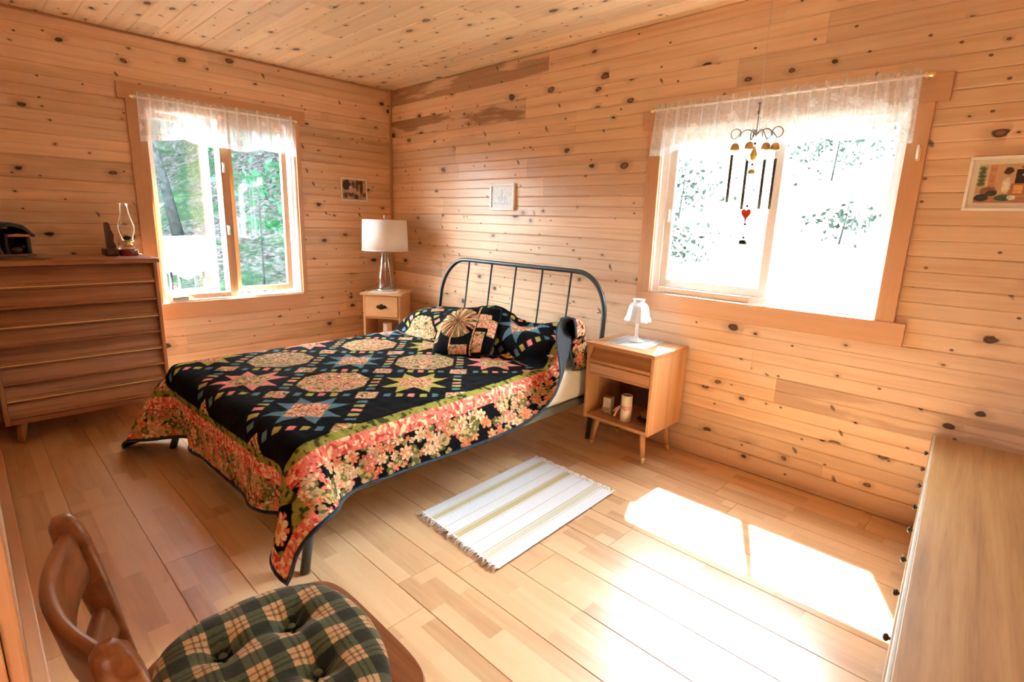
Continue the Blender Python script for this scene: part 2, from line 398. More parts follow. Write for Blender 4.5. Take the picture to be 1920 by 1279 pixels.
class MB:
    """Collects simple solids; build() makes one mesh object."""
    def __init__(s):
        s.v, s.f, s.sm = [], [], []
    def add(s, vs, fs, smooth=False):
        b = len(s.v)
        s.v += [tuple(p) for p in vs]
        s.f += [tuple(i + b for i in f) for f in fs]
        s.sm += [smooth] * len(fs)
        return s
    def box(s, x0, x1, y0, y1, z0, z1, bev=0.0):
        x0, x1 = min(x0, x1), max(x0, x1)
        y0, y1 = min(y0, y1), max(y0, y1)
        z0, z1 = min(z0, z1), max(z0, z1)
        if not bev:
            vs = [(x, y, z) for x in (x0, x1) for y in (y0, y1) for z in (z0, z1)]
            return s.add(vs, [(0, 1, 3, 2), (4, 6, 7, 5), (0, 4, 5, 1), (2, 3, 7, 6), (0, 2, 6, 4), (1, 5, 7, 3)])
        b = min(bev, (x1 - x0) * .45, (y1 - y0) * .45, (z1 - z0) * .45)
        bm = bmesh.new()
        bmesh.ops.create_cube(bm, size=1)
        for v in bm.verts:
            v.co = ((x0 + x1) / 2 + v.co.x * (x1 - x0), (y0 + y1) / 2 + v.co.y * (y1 - y0), (z0 + z1) / 2 + v.co.z * (z1 - z0))
        bmesh.ops.bevel(bm, geom=bm.edges[:], offset=b, segments=2, profile=.6, affect='EDGES')
        s.bm(bm)
        return s
    def bm(s, bm, smooth=False):
        bm.verts.index_update()
        s.add([v.co[:] for v in bm.verts], [[v.index for v in f.verts] for f in bm.faces], smooth)
        bm.free()
        return s
    def tube(s, pts, r, n=10, closed=False, cap=True):
        """Tube along points; r a number or one per point."""
        P = [Vector(p) for p in pts]
        m = len(P)
        R = list(r) if hasattr(r, '__len__') else [r] * m
        T = []
        for i in range(m):
            a = P[(i - 1) % m] if (closed or i > 0) else P[i]
            b = P[(i + 1) % m] if (closed or i < m - 1) else P[i]
            T.append((b - a).normalized())
        ref = Vector((0, 0, 1)) if abs(T[0].z) < .9 else Vector((1, 0, 0))
        N = (ref - T[0] * ref.dot(T[0])).normalized()
        vs = []
        for i in range(m):
            N = (N - T[i] * N.dot(T[i])).normalized()
            Bn = T[i].cross(N)
            for k in range(n):
                t = 2 * PI * k / n
                vs.append(P[i] + (N * math.cos(t) + Bn * math.sin(t)) * R[i])
        fs = []
        for i in range(m if closed else m - 1):
            j = (i + 1) % m
            for k in range(n):
                k2 = (k + 1) % n
                fs.append((i * n + k, i * n + k2, j * n + k2, j * n + k))
        s.add(vs, fs, True)
        if cap and not closed:
            b = len(s.v) - len(vs)
            s.f += [tuple(b + k for k in reversed(range(n))), tuple(b + (m - 1) * n + k for k in range(n))]
            s.sm += [False, False]
        return s
    def lathe(s, prof, c=(0, 0, 0), n=28, wob=None):
        """prof: (r, z) list turned round the z axis at c; wob(angle, i) scales the radius."""
        vs, fs = [], []
        m = len(prof)
        for i, (r, z) in enumerate(prof):
            for k in range(n):
                t = 2 * PI * k / n
                q = (wob(t, i) if wob else 1.0)
                zz = 0
                if isinstance(q, tuple):
                    q, zz = q
                vs.append((c[0] + r * q * math.cos(t), c[1] + r * q * math.sin(t), c[2] + z + zz))
        for i in range(m - 1):
            for k in range(n):
                k2 = (k + 1) % n
                fs.append((i * n + k, i * n + k2, (i + 1) * n + k2, (i + 1) * n + k))
        if prof[0][0] > 1e-6:
            fs.append(tuple(reversed(range(n))))
        if prof[-1][0] > 1e-6 and prof[-1] != prof[0]:
            fs.append(tuple((m - 1) * n + k for k in range(n)))
        return s.add(vs, fs, True)
    def prism(s, poly, axis, a, b):
        """Extrude a 2D polygon along axis 0/1/2 from a to b (polygon in the other two axes, in order)."""
        n = len(poly)
        def P(p, t):
            q = list(p)
            q.insert(axis, t)
            return q
        vs = [P(p, a) for p in poly] + [P(p, b) for p in poly]
        fs = [tuple(range(n)), tuple(reversed(range(n, 2 * n)))] + [(i, i + n, (i + 1) % n + n, (i + 1) % n) for i in range(n)]
        bm = bmesh.new()
        bv = [bm.verts.new(v) for v in vs]
        for f in fs:
            bm.faces.new([bv[i] for i in f])
        bmesh.ops.recalc_face_normals(bm, faces=bm.faces[:])
        return s.bm(bm)
    def ball(s, c, r, seg=14, sc=(1, 1, 1)):
        bm = bmesh.new()
        bmesh.ops.create_uvsphere(bm, u_segments=seg, v_segments=max(6, seg // 2 + 1), radius=r)
        for v in bm.verts:
            v.co = (c[0] + v.co.x * sc[0], c[1] + v.co.y * sc[1], c[2] + v.co.z * sc[2])
        return s.bm(bm, True)
    def build(s, name, mat, parent=None, loc=None, smooth=None):
        me = bpy.data.meshes.new(name)
        me.from_pydata(s.v, [], s.f)
        me.polygons.foreach_set('use_smooth', [bool(x) if smooth is None else smooth for x in s.sm])
        me.update()
        return link(name, me, mat, parent, loc)

def box(name, mat, parent, x0, x1, y0, y1, z0, z1, bev=.003):
    return MB().box(x0, x1, y0, y1, z0, z1, bev).build(name, mat, parent)

def grid_mesh(name, P, mat, parent=None, col=None, smooth=True, flip=False):
    """P: (n, m, 3) array of points -> quad grid mesh, optional colours (n, m, 3)."""
    n, m = P.shape[:2]
    me = bpy.data.meshes.new(name)
    idx = np.arange(n * m).reshape(n, m)
    q = np.stack([idx[:-1, :-1], idx[1:, :-1], idx[1:, 1:], idx[:-1, 1:]], -1).reshape(-1, 4)
    if flip:
        q = q[:, ::-1]
    me.vertices.add(n * m)
    me.vertices.foreach_set('co', P.reshape(-1).astype(np.float32))
    me.loops.add(q.size)
    me.loops.foreach_set('vertex_index', q.reshape(-1).astype(np.int32))
    me.polygons.add(len(q))
    me.polygons.foreach_set('loop_start', (np.arange(len(q)) * 4).astype(np.int32))
    me.polygons.foreach_set('use_smooth', np.ones(len(q), bool) if smooth else np.zeros(len(q), bool))
    me.update(calc_edges=True)
    if col is not None:
        a = me.color_attributes.new('Col', 'FLOAT_COLOR', 'POINT')
        c4 = np.ones((n * m, 4), np.float32)
        c4[:, :3] = col.reshape(-1, 3)
        a.data.foreach_set('color', c4.reshape(-1))
    return link(name, me, mat, parent)

def srgb(*c):
    return np.array([(x / 255 / 12.92) if x / 255 <= .04045 else ((x / 255 + .055) / 1.055) ** 2.4 for x in c])

def vnoise(x, y, seed=0):
    """Smooth value noise in 0..1 on arrays."""
    r = np.random.default_rng(seed).random((64, 64))
    xi, yi = np.floor(x).astype(int), np.floor(y).astype(int)
    fx, fy = x - xi, y - yi
    fx, fy = fx * fx * (3 - 2 * fx), fy * fy * (3 - 2 * fy)
    g = lambda i, j: r[i % 64, j % 64]
    return (g(xi, yi) * (1 - fx) + g(xi + 1, yi) * fx) * (1 - fy) + (g(xi, yi + 1) * (1 - fx) + g(xi + 1, yi + 1) * fx) * fy

# ------------------------------------------------------------------ the room: walls, floor and ceiling from single boards
XE, YN = 5.05, -2.962       # east wall, near wall
PITCH_B = .135
def plank_mesh(name, p, axes, mat, bead=True, ch=.006, dep=.005, th=.014):
    prof = [(0, -th), (0, -dep), (ch, 0)]
    if bead:
        prof += [(p / 2 - .0045, 0), (p / 2, -.0035), (p / 2 + .0045, 0)]
    prof += [(p - ch, 0), (p, -dep), (p, -th)]
    A, B, Cc = [Vector(a) for a in axes]
    vs = [A * t + B * u + Cc * w_ for t in (0, 1) for u, w_ in prof]
    n = len(prof)
    fs = [tuple(reversed(range(n))), tuple(range(n, 2 * n))] + [(i, (i + 1) % n, (i + 1) % n + n, i + n) for i in range(n)]
    me = bpy.data.meshes.new(name)
    me.from_pydata([v[:] for v in vs], [], fs)
    bm = bmesh.new()
    bm.from_mesh(me)
    bmesh.ops.recalc_face_normals(bm, faces=bm.faces[:])
    bm.to_mesh(me)
    bm.free()
    me.materials.append(MAT[mat])
    return me

def lay(mesh, parent, start, axis, sgn, length, streak=0.0, gap=.0008):
    o = bpy.data.objects.new('plank', mesh)
    COL.objects.link(o)
    o.parent = parent
    o.location = start
    sc = [1, 1, 1]
    sc[axis] = length - gap
    o.scale = sc
    if streak:
        o['streak'] = streak
    return o

def cuts(a, b, r, lo=.9, hi=2.6):
    """Random butt joints between a and b."""
    out, t = [a], a + r.uniform(.25, hi)
    while t < b - .35:
        out.append(t)
        t += r.uniform(lo, hi)
    return out + [b]

def spans(a, b, holes):
    seg = [(a, b)]
    for h0, h1 in holes:
        seg = [q for s0, s1 in seg for q in ((s0, min(s1, h0)), (max(s0, h1), s1)) if q[1] - q[0] > .02]
    return seg

rb = random.Random(5)
# headboard wall, y = 0 (wall_right): window opening x 2.80-3.99, z .935-1.885
WX0, WX1, WZ0, WZ1 = 2.805, 3.985, .935, 1.885
b = MB()
b.box(-.14, WX0, .014, .15, -.4, H + .1).box(WX1, XE + .14, .014, .15, -.4, H + .1).box(WX0, WX1, .014, .15, -.4, WZ0).box(WX0, WX1, .014, .15, WZ1, H + .1)
wall_right = struct(b.build('wall_right', 'trim_x'))
wall_right['label'] = 'knotty pine board wall behind the bed headboard'
me = plank_mesh('plank', PITCH_B, ((1, 0, 0), (0, 0, 1), (0, -1, 0)), 'pine_x')
streaks = {17: (0, 1.8, .8), 15: (0, 1.6, 1.0), 14: (0, .3, .3), 3: (3.5, 4.6, .5), 4: (3.9, 4.9, .4), 6: (0, .7, .5)}
fixed = {17: [1.9, 3.4], 16: [1.825, 3.6], 15: [1.7, 3.2], 14: [2.155, 3.9], 12: [.97, 1.736], 10: [.775, 2.2], 11: [1.9], 3: [2.2, 3.6]}
for k in range(18):
    z0 = .024 + PITCH_B * k
    holes = [(2.75, 4.045)] if .83 < z0 < 1.9 else []
    jn = [0.0] + fixed[k] + [XE] if k in fixed else cuts(0, XE, rb)
    for s0, s1 in spans(0, XE, holes):
        pts = [s0] + [t for t in jn if s0 + .03 < t < s1 - .03] + [s1]
        for t0, t1 in zip(pts, pts[1:]):
            sk = 0
            if k in streaks and streaks[k][0] - .01 <= t0 < streaks[k][1]:
                sk = streaks[k][2]
            lay(me, wall_right, (t0, 0, z0), 0, 1, t1 - t0, sk)

# window wall, x = 0 (wall_left): opening y -1.955..-.915, z .675-2.03
LY0, LY1, LZ0, LZ1 = -1.955, -.915, .675, 2.035
b = MB()
b.box(-.15, -.014, YN - .14, LY0, -.4, H + .1).box(-.15, -.014, LY1, .15, -.4, H + .1).box(-.15, -.014, LY0, LY1, -.4, LZ0).box(-.15, -.014, LY0, LY1, LZ1, H + .1)
wall_left = struct(b.build('wall_left', 'trim_y'))
wall_left['label'] = 'knotty pine board wall with the casement window'
me = plank_mesh('plank', PITCH_B, ((0, 1, 0), (0, 0, 1), (1, 0, 0)), 'pine_y')
for k in range(18):
    z0 = .013 + PITCH_B * k
    holes = [(-2.01, -.885)] if .54 < z0 < 2.03 else []
    jn = cuts(YN, 0, rb, 1.4, 3.2)
    for s0, s1 in spans(YN, 0, holes):
        pts = [s0] + [t for t in jn if s0 + .03 < t < s1 - .03] + [s1]
        for t0, t1 in zip(pts, pts[1:]):
            lay(me, wall_left, (0, t0, z0), 1, 1, t1 - t0, .25 if rb.random() < .2 else 0)

# near wall, y = YN, with the doorway the picture is taken from
DX0, DX1, DZ = 3.95, 4.85, 2.05
b = MB()
b.box(-.14, DX0, YN - .14, YN - .014, -.4, H + .1).box(DX1, XE + .14, YN - .14, YN - .014, -.4, H + .1).box(DX0, DX1, YN - .14, YN - .014, DZ, H + .1)
wall_near = struct(b.build('wall_near', 'trim_x'))
me = plank_mesh('plank', PITCH_B, ((-1, 0, 0), (0, 0, 1), (0, 1, 0)), 'pine_x')
for k in range(18):
    z0 = .02 + PITCH_B * k
    for s0, s1 in spans(0, XE, [(DX0, DX1)] if z0 < DZ else []):
        pts = [s0] + [t for t in cuts(0, XE, rb) if s0 + .03 < t < s1 - .03] + [s1]
        for t0, t1 in zip(pts, pts[1:]):
            lay(me, wall_near, (t1, YN, z0), 0, -1, t1 - t0)
# east wall
wall_east = struct(MB().box(XE + .014, XE + .15, YN - .14, .014, -.4, H + .1).build('wall_east', 'trim_y'))
me = plank_mesh('plank', PITCH_B, ((0, -1, 0), (0, 0, 1), (-1, 0, 0)), 'pine_y')
for k in range(18):
    z0 = .02 + PITCH_B * k
    for s0, s1 in spans(YN, 0, []):
        lay(me, wall_east, (XE, s1, z0), 1, -1, s1 - s0)

# ceiling boards run along x
ceiling = struct(MB().box(-.14, XE + .15, YN - .14, .15, H + .014, H + .12).build('ceiling', 'trim_x'))
me = plank_mesh('plank', .139, ((1, 0, 0), (0, -1, 0), (0, 0, -1)), 'pine_c', bead=False, ch=.004, dep=.004)
for k in range(22):
    y1 = -.0245 - .139 * (k - 1) - .0255
    y1 = .095 - .139 * k
    pts = cuts(0, XE, rb, .7, 2.2)
    for t0, t1 in zip(pts, pts[1:]):
        lay(me, ceiling, (t0, y1, H), 0, 1, t1 - t0)

# floor: strip planks along x
floor = struct(MB().box(-.14, XE + .15, YN - .14, .15, -.12, -.014).build('floor', 'trim_x'))
floor['label'] = 'pale maple strip plank floor'
me = plank_mesh('plank', .195, ((1, 0, 0), (0, 1, 0), (0, 0, 1)), 'floor', bead=False, ch=.0022, dep=.004)
ph = {2: .63}
for k in range(-1, 15):
    y0 = -2.944 + .195 * k
    t = 2.277 - 1.29 * 2 if k == 2 else -rb.uniform(0, 1.25)
    while t < XE:
        a0, a1 = max(0, t), min(XE, t + 1.29)
        if a1 - a0 > .03:
            lay(me, floor, (a0, y0, 0), 0, 1, a1 - a0, 0, .0014)
        t += 1.29

# baseboards and corner strip
bb = MB().box(0.0, XE, -.018, 0, .0, .098, .004).build('baseboard_right', 'pine_x')
struct(bb)
bb = MB().box(0.0, .016, YN, -.018, .0, .09, .004).build('baseboard_left', 'pine_y')
struct(bb)
bb = MB().box(.016, DX0 - .09, YN, -2.926, .0, .075, .004).build('baseboard_near', 'trim_x')
struct(bb)
struct(MB().box(0, .02, -.02, 0, .098, H, .005).build('trim_1', 'oak_l'))
# doorway casing round the camera's opening
d1 = struct(link('door_1', None))
for x0, x1, z1 in ((DX0 - .09, DX0, DZ), (DX1, DX1 + .09, DZ)):
    box('casing', 'trim_z', d1, x0, x1, YN, YN + .012, 0, z1)
box('casing', 'trim_x', d1, DX0 - .09, DX1 + .09, YN, YN + .012, DZ, DZ + .09)
for x0, x1 in ((DX0 - .012, DX0 + .008), (DX1 - .008, DX1 + .012)):
    box('jamb', 'trim_z', d1, x0, x1, YN - .14, YN, 0, DZ)
# hall behind the doorway
struct(MB().box(3.2, 5.6, -4.7, YN - .14, -.12, -.004).build('floor_hall', 'trim_x'))
struct(MB().box(3.2, 5.6, -4.85, YN - .14, H, H + .1).build('ceiling_hall', 'hall'))
struct(MB().box(3.05, 3.2, -4.85, YN - .14, -.1, H).build('wall_hall_left', 'hall'))
struct(MB().box(5.6, 5.75, -4.85, YN - .14, -.1, H).build('wall_hall_right', 'hall'))
struct(MB().box(3.2, 5.6, -4.85, -4.7, -.1, H).build('wall_hall_back', 'hall'))

# ------------------------------------------------------------------ window_1: white slider on the headboard wall
w1 = struct(link('window_1', None))
w1['label'] = 'wide white sliding window above the right nightstand'
box('casing', 'trim_z', w1, 2.722, WX0, -.02, 0, .935, 1.874)
box('casing', 'trim_z', w1, WX1, 4.06, -.02, 0, .935, 1.874)
box('casing', 'trim_x', w1, 2.683, 4.106, -.024, 0, 1.872, 1.982)
box('casing', 'trim_x', w1, 2.722, 4.106, -.024, 0, .833, .936)
fr = .04
for nm, a in (('frame_rail', (WX0, WX1, .02, .11, WZ0, WZ0 + fr)), ('frame_rail', (WX0, WX1, .02, .11, WZ1 - fr, WZ1)),
              ('frame_stile', (WX0, WX0 + fr, .02, .11, WZ0 + fr, WZ1 - fr)), ('frame_stile', (WX1 - fr * .5, WX1, .02, .11, WZ0 + fr, WZ1 - fr))):
    box(nm, 'white', w1, *a)
for nm, a in (('jamb', (WX0 - .006, WX0 + .004, 0, .15, WZ0, WZ1)), ('jamb', (WX1 - .004, WX1 + .006, 0, .15, WZ0, WZ1)), ('sill', (WX0, WX1, 0, .15, WZ0 - .006, WZ0 + .006)), ('head', (WX0, WX1, 0, .15, WZ1 - .004, WZ1 + .006))):
    box(nm, 'white', w1, *a, bev=0)
def sash(x0, x1, y0, y1, zb, zt, fs=.045):
    s = link('sash', None, parent=w1)
    box('stile', 'white', s, x0, x0 + fs, y0, y1, zb, zt)
    box('stile', 'white', s, x1 - fs, x1, y0, y1, zb, zt)
    box('rail', 'white', s, x0 + fs, x1 - fs, y0, y1, zb, zb + fs)
    box('rail', 'white', s, x0 + fs, x1 - fs, y0, y1, zt - fs, zt)
    box('pane', 'glass', s, x0 + fs - .003, x1 - fs + .003, (y0 + y1) / 2 - .002, (y0 + y1) / 2 + .002, zb + fs - .003, zt - fs + .003, bev=0)
    return s
sl = sash(WX0 + fr, 3.475, .03, .055, WZ0 + fr, WZ1 - fr)
sash(3.42, WX1 - fr * .5, .065, .09, WZ0 + fr * .5, WZ1 - fr, .03)
box('latch', 'white', sl, 2.856, 2.874, .018, .03, 1.36, 1.43)
box('stop_bar', 'frame_p', w1, 2.86, 3.40, .0, .018, .945, .972)
# ------------------------------------------------------------------ window_2: wooden casement pair on the window wall
w2 = struct(link('window_2', None))
w2['label'] = 'wooden casement window beside the tall dresser'
box('casing', 'trim_z', w2, 0, .02, -2.045, LY0, .67, 2.042)
box('casing', 'trim_z', w2, 0, .02, LY1, -.878, .67, 2.042)
box('casing', 'trim_y', w2, 0, .024, -2.088, -.83, 2.04, 2.14)
box('casing', 'trim_y', w2, 0, .024, -2.045, -.878, .553, .672)
box('sill', 'white', w2, -.15, .012, LY0, LY1, LZ0 - .006, LZ0 + .012, .002)
for nm, a, mt in (('jamb', (-.15, 0, LY0 - .006, LY0 + .016, LZ0, LZ1), 'oak_l'), ('jamb', (-.15, 0, LY1 - .016, LY1 + .006, LZ0, LZ1), 'white'), ('head', (-.15, 0, LY0, LY1, LZ1 - .03, LZ1), 'trim_y')):
    box(nm, mt, w2, *a, bev=.002)
box('mullion', 'oak_l', w2, -.14, -.02, -1.485, -1.425, LZ0 + .012, LZ1 - .03)
box('inner_sill', 'oak_lx', w2, -.1, -.03, LY0 + .016, -1.485, LZ0 + .012, LZ0 + .045)
box('stop', 'white', w2, -.075, -.05, LY1 - .04, LY1 - .016, LZ0 + .012, LZ1 - .03)
def casement(y0, y1, ang, lab, inner):
    s = link('sash', None, parent=w2, loc=(-.1, y0, 0))
    s.rotation_euler = (0, 0, ang)
    wd, zb, zt, f = y1 - y0, LZ0 + .03, LZ1 - .035, .042
    box('stile', inner, s, -.02, .02, 0, f, zb, zt)
    box('stile', inner, s, -.02, .02, wd - f, wd, zb, zt)
    box('rail', inner, s, -.02, .02, f, wd - f, zb, zb + f)
    box('rail', inner, s, -.02, .02, f, wd - f, zt - f, zt)
    box('pane', 'glass', s, -.003, .003, f - .003, wd - f + .003, zb + f - .003, zt - f + .003, bev=0)
    return s
casement(LY0 + .018, -1.49, math.radians(17), '', 'frame_w')
casement(-1.42, LY1 - .042, 0, '', 'oak_l')
cr = link('crank', None, parent=w2)
MB().box(-.03, .022, -1.90, -1.79, LZ0 + .012, LZ0 + .04, .006).build('crank_body', 'steel', cr)
MB().tube([(.01, -1.835, LZ0 + .04), (.025, -1.85, LZ0 + .07), (.03, -1.875, LZ0 + .105)], [.007, .006, .005], 8).ball((.03, -1.877, LZ0 + .112), .011, 10).build('crank_arm', 'steel', cr)
for z in (1.62, 1.16):
    MB().box(-.02, -.008, -1.475, -1.455, z, z + .075, .003).tube([(-.006, -1.465, z + .06), (.008, -1.47, z + .05), (.01, -1.472, z + .01)], .005, 8).build('lock_lever', 'steel', w2)

# ------------------------------------------------------------------ outside: hillside, trees, covered thing
def gz(x, y):
    x, y = np.asarray(x, float), np.asarray(y, float)
    g = -.35 + .50 * np.maximum(0, y - 1.4) + .14 * np.maximum(0, -x - 1.0) + .14 * np.maximum(0, -x - 1.0) * np.clip((y + 1.5) / 3, 0, 1)
    g = g + .25 * (vnoise(x * .5 + 9, y * .5 + 5, 3) - .5) + .12 * (vnoise(x * 1.7, y * 1.7 + 30, 4) - .5)
    return g
gx, gy = np.meshgrid(np.linspace(-40, 22, 200), np.linspace(-30, 44, 230), indexing='ij')
G = np.stack([gx, gy, gz(gx, gy)], -1)
inside = (gx > -.6) & (gx < 6.2) & (gy > -5.4) & (gy < .6)
G[..., 2] = np.where(inside, -.9, G[..., 2])
hill = grid_mesh('ground', G, 'ground', flip=False)
struct(hill)

def leaves_mesh(name, centers, size, mat, parent, seed, jitter=.5):
    r = np.random.default_rng(seed)
    n = len(centers)
    a = r.normal(size=(n, 3)); a /= np.linalg.norm(a, axis=1, keepdims=True)
    t = r.normal(size=(n, 3)); t -= a * (t * a).sum(1, keepdims=True); t /= np.linalg.norm(t, axis=1, keepdims=True)
    bb_ = np.cross(a, t)
    s = size * (1 + jitter * r.uniform(-1, 1, (n, 1)))
    c = np.asarray(centers)
    V = np.stack([c - t * s, c - bb_ * s * .55 + a * s * .12, c + t * s, c + bb_ * s * .55 + a * s * .12], 1)
    me = bpy.data.meshes.new(name)
    me.vertices.add(n * 4)
    me.vertices.foreach_set('co', V.reshape(-1).astype(np.float32))
    me.loops.add(n * 4)
    me.loops.foreach_set('vertex_index', np.arange(n * 4, dtype=np.int32))
    me.polygons.add(n)
    me.polygons.foreach_set('loop_start', (np.arange(n) * 4).astype(np.int32))
    me.update(calc_edges=True)
    o = link(name, me, mat, parent)
    o['kind'] = 'stuff'
    return o

def tree(label, x, y, h, r, crown, n, size, mat, seed, lean=(0, 0), cz=.75, cat='tree', group='forest trees outside the windows', nm='forest_tree'):
    z = float(gz(x, y)) - .1
    t = thing(nm, label, cat, (x, y, z), 0, group)
    rr = np.random.default_rng(seed)
    pts = [(lean[0] * k + .04 * rr.normal(), lean[1] * k + .04 * rr.normal(), h * k) for k in np.linspace(0, 1, 7)]
    MB().tube(pts, [r * (1.25 if k == 0 else 1 - .09 * k) for k in range(7)], 9).build('trunk', 'bark', t)
    if n:
        d = rr.normal(size=(n, 3)); d /= np.linalg.norm(d, axis=1, keepdims=True)
        blob = rr.normal(size=(9, 3)) * np.array(crown) * .36
        c = blob[rr.integers(0, 9, n)] + d * (rr.random((n, 1)) ** .45) * np.array(crown) * .62
        c += np.array([lean[0] * cz, lean[1] * cz, h * cz])
        leaves_mesh('foliage', c, size, mat, t, seed + 1)
    return t
tree('slim leaning grey trunk seen through the left casement pane', -7.0, -.10, 7, .085, (2.4, 2.2, 1.6), 1400, .16, 'leaf_b', 21, (-.5, -.8), .8)
for i, (x, y, h, s) in enumerate([(-18, 3.6, 9, 32), (-20, -3.0, 9, 33), (-14.5, 7.6, 10, 35), (-25, 1.0, 10, 36)]):
    tree(['blue green tree on the slope behind the casement window', 'leafy tree far beyond the leaning trunk', 'distant tree on the upper slope', 'tall distant tree in the forest haze'][i],
         x, y, h, .13, (2.6, 2.6, 2.6), 1500, .22, 'leaf_b', s, (0, 0), .6)
for i, (x, y, h, sd_, n, cr) in enumerate([(-4.3, 5.0, 5.0, 136, 3800, (2.2, 2.0, 1.8)), (-8.3, 4.4, 5.4, 137, 3800, (2.2, 2.2, 1.9)), (-12.8, -.6, 6.2, 138, 3400, (2.0, 2.0, 1.9))]):  # extra trees, added so their crowns keep sun off the western hillside
    tree(['bushy tree added to shade the bank nearest the house corner', 'bushy tree added to shade the bank behind the sapling', 'bushy tree added for shade behind the leaning trunk'][i],
         x, y, h, .12, cr, n, .2, 'leaf_b', sd_, (0, 0), .72)
# maple sapling close to the right casement pane
sp = thing('maple_sapling', 'broad leaved green sapling outside the right casement pane', 'tree', (-2.5, -.28, float(gz(-2.5, -.28))), 0)
rr = np.random.default_rng(77)
MB().tube([(0, 0, 0), (.02, 0, .8), (-.02, .02, 1.6), (.02, .03, 2.5)], [.014, .012, .01, .006], 6).build('stem', 'bark', sp)
c = []
for k in range(26):
    q = rr.uniform(1.1, 2.6); a_ = rr.uniform(0, 2 * PI); l_ = rr.uniform(.1, .42)
    for _ in range(6):
        c.append((l_ * math.cos(a_) + rr.normal() * .07, l_ * math.sin(a_) + rr.normal() * .07, q + rr.normal() * .05))
leaves_mesh('foliage', np.array(c), .062, 'leaf_a', sp, 78)
# shrubs on the sunny slope behind the slider
for i, (x, y, r_, n, lb) in enumerate([(.9, 3.6, .5, 420, 'pale leafy shrub low in the left slider pane'), (.35, 5.0, .6, 380, 'pale leafy shrub higher in the left slider pane'), (2.05, 6.4, .8, 650, 'grey green shrub in the middle of the right slider pane'),
                                        (1.4, 8.6, .8, 500, 'thin shrub far up the sunny slope'), (2.75, 4.4, .35, 160, 'small spiky shrub low in the right slider pane'), (2.9, 7.6, .7, 420, 'shrub near the right edge of the slider')]):
    z = float(gz(x, y))
    t = thing('slope_shrub', lb, 'shrub', (x, y, z), 0, 'shrubs on the sunny slope')
    rr = np.random.default_rng(90 + i)
    MB().tube([(0, 0, -.05), (.03, .02, r_ * .8), (.05, 0, r_ * 1.5)], [.012, .009, .005], 6).build('stem', 'bark', t)
    d = rr.normal(size=(n, 3)) * np.array([r_, r_, r_ * .55]) * .55 + np.array([0, 0, r_ * .75])
    leaves_mesh('foliage', d, .035, 'leaf_c', t, 95 + i)
# white draped cover standing outside the left pane
tz = float(gz(-3.2, -.95))
P = np.zeros((40, 13, 3))
for i in range(40):
    a_ = 2 * PI * i / 39
    for j in range(13):
        q = j / 12
        rad = .02 + .34 * min(1, q * 2.2) ** .6 + .10 * max(0, q - .45)
        wv = 1 + .10 * max(0, q - .3) * math.sin(7 * a_ + 1) + .06 * math.sin(3 * a_)
        P[i, j] = (rad * wv * .8 * math.cos(a_), rad * wv * .68 * math.sin(a_), 1.02 - (.05 + .06 * math.sin(2 * a_ + .6)) * (q < .5) * q - max(0, q - .42) * .80 + (.05 * math.sin(5 * a_) if j == 12 else 0))
g = thing('covered_grill', 'white draped cover standing outside the left casement pane', 'cover', (-3.2, -.95, tz), 0)
grid_mesh('cover', P, 'tarp', g)
for sx_, sy_ in ((-.2, -.15), (.2, -.15), (-.2, .15), (.2, .15)):
    MB().tube([(sx_, sy_, -.05), (sx_ * .9, sy_ * .9, .8)], .02, 8).build('leg', 'dark_metal', g)

# ------------------------------------------------------------------ bed, mattress, pillows, quilt (all in the bed's own axes)
BED_LOC, BED_RZ = (1.90, -2.22, 0.0), math.radians(1.7)
bed = thing('metal_bed', 'dark grey tube metal bed under the patchwork quilt', 'bed', BED_LOC, BED_RZ)
def hb(x, z):      # point on the leaning headboard plane
    return (x, 2.035 - (1.03 - z) * .14, z)
HWB = .782
arch = [hb(-HWB, .0), hb(-HWB, .3), hb(-HWB, .62), hb(-HWB + .005, .74)]
for k in range(1, 12):
    t = PI / 2 * k / 12
    arch.append(hb(-HWB + .25 * (1 - math.cos(t)) + .005 * (1 - k / 12), .74 + .29 * math.sin(t)))
arch += [hb(x, 1.03) for x in np.linspace(-HWB + .26, HWB - .26, 9)]
arch += [(-p[0], p[1], p[2]) for p in reversed(arch[:15])]
MB().tube(arch, .0155, 12).build('headboard_arch', 'dark_metal', bed)
for k in range(5):
    x = (k - 2) * .243
    MB().tube([hb(x, .30), hb(x, .6), hb(x, 1.022)], .0065, 8).build('headboard_bar', 'dark_metal', bed)
MB().tube([hb(-HWB, .30), hb(HWB, .30)], .012, 8).build('headboard_rail', 'dark_metal', bed)
for s in (-1, 1):
    box('side_rail', 'rail', bed, s * .735 - .018, s * .735 + .018, .06, 1.93, .23, .274, .004)
    MB().tube([(s * .79, 0.01, 0), (s * .735, 0.085, .26)], .0185, 12).build('leg', 'dark_metal', bed)
box('foot_rail', 'rail', bed, -.735, .735, .06, .085, .205, .268, .004)
for k in range(7):
    box('slat', 'frame_p', bed, -.70, .70, .2 + k * .26, .28 + k * .26, .255, .272, .002)

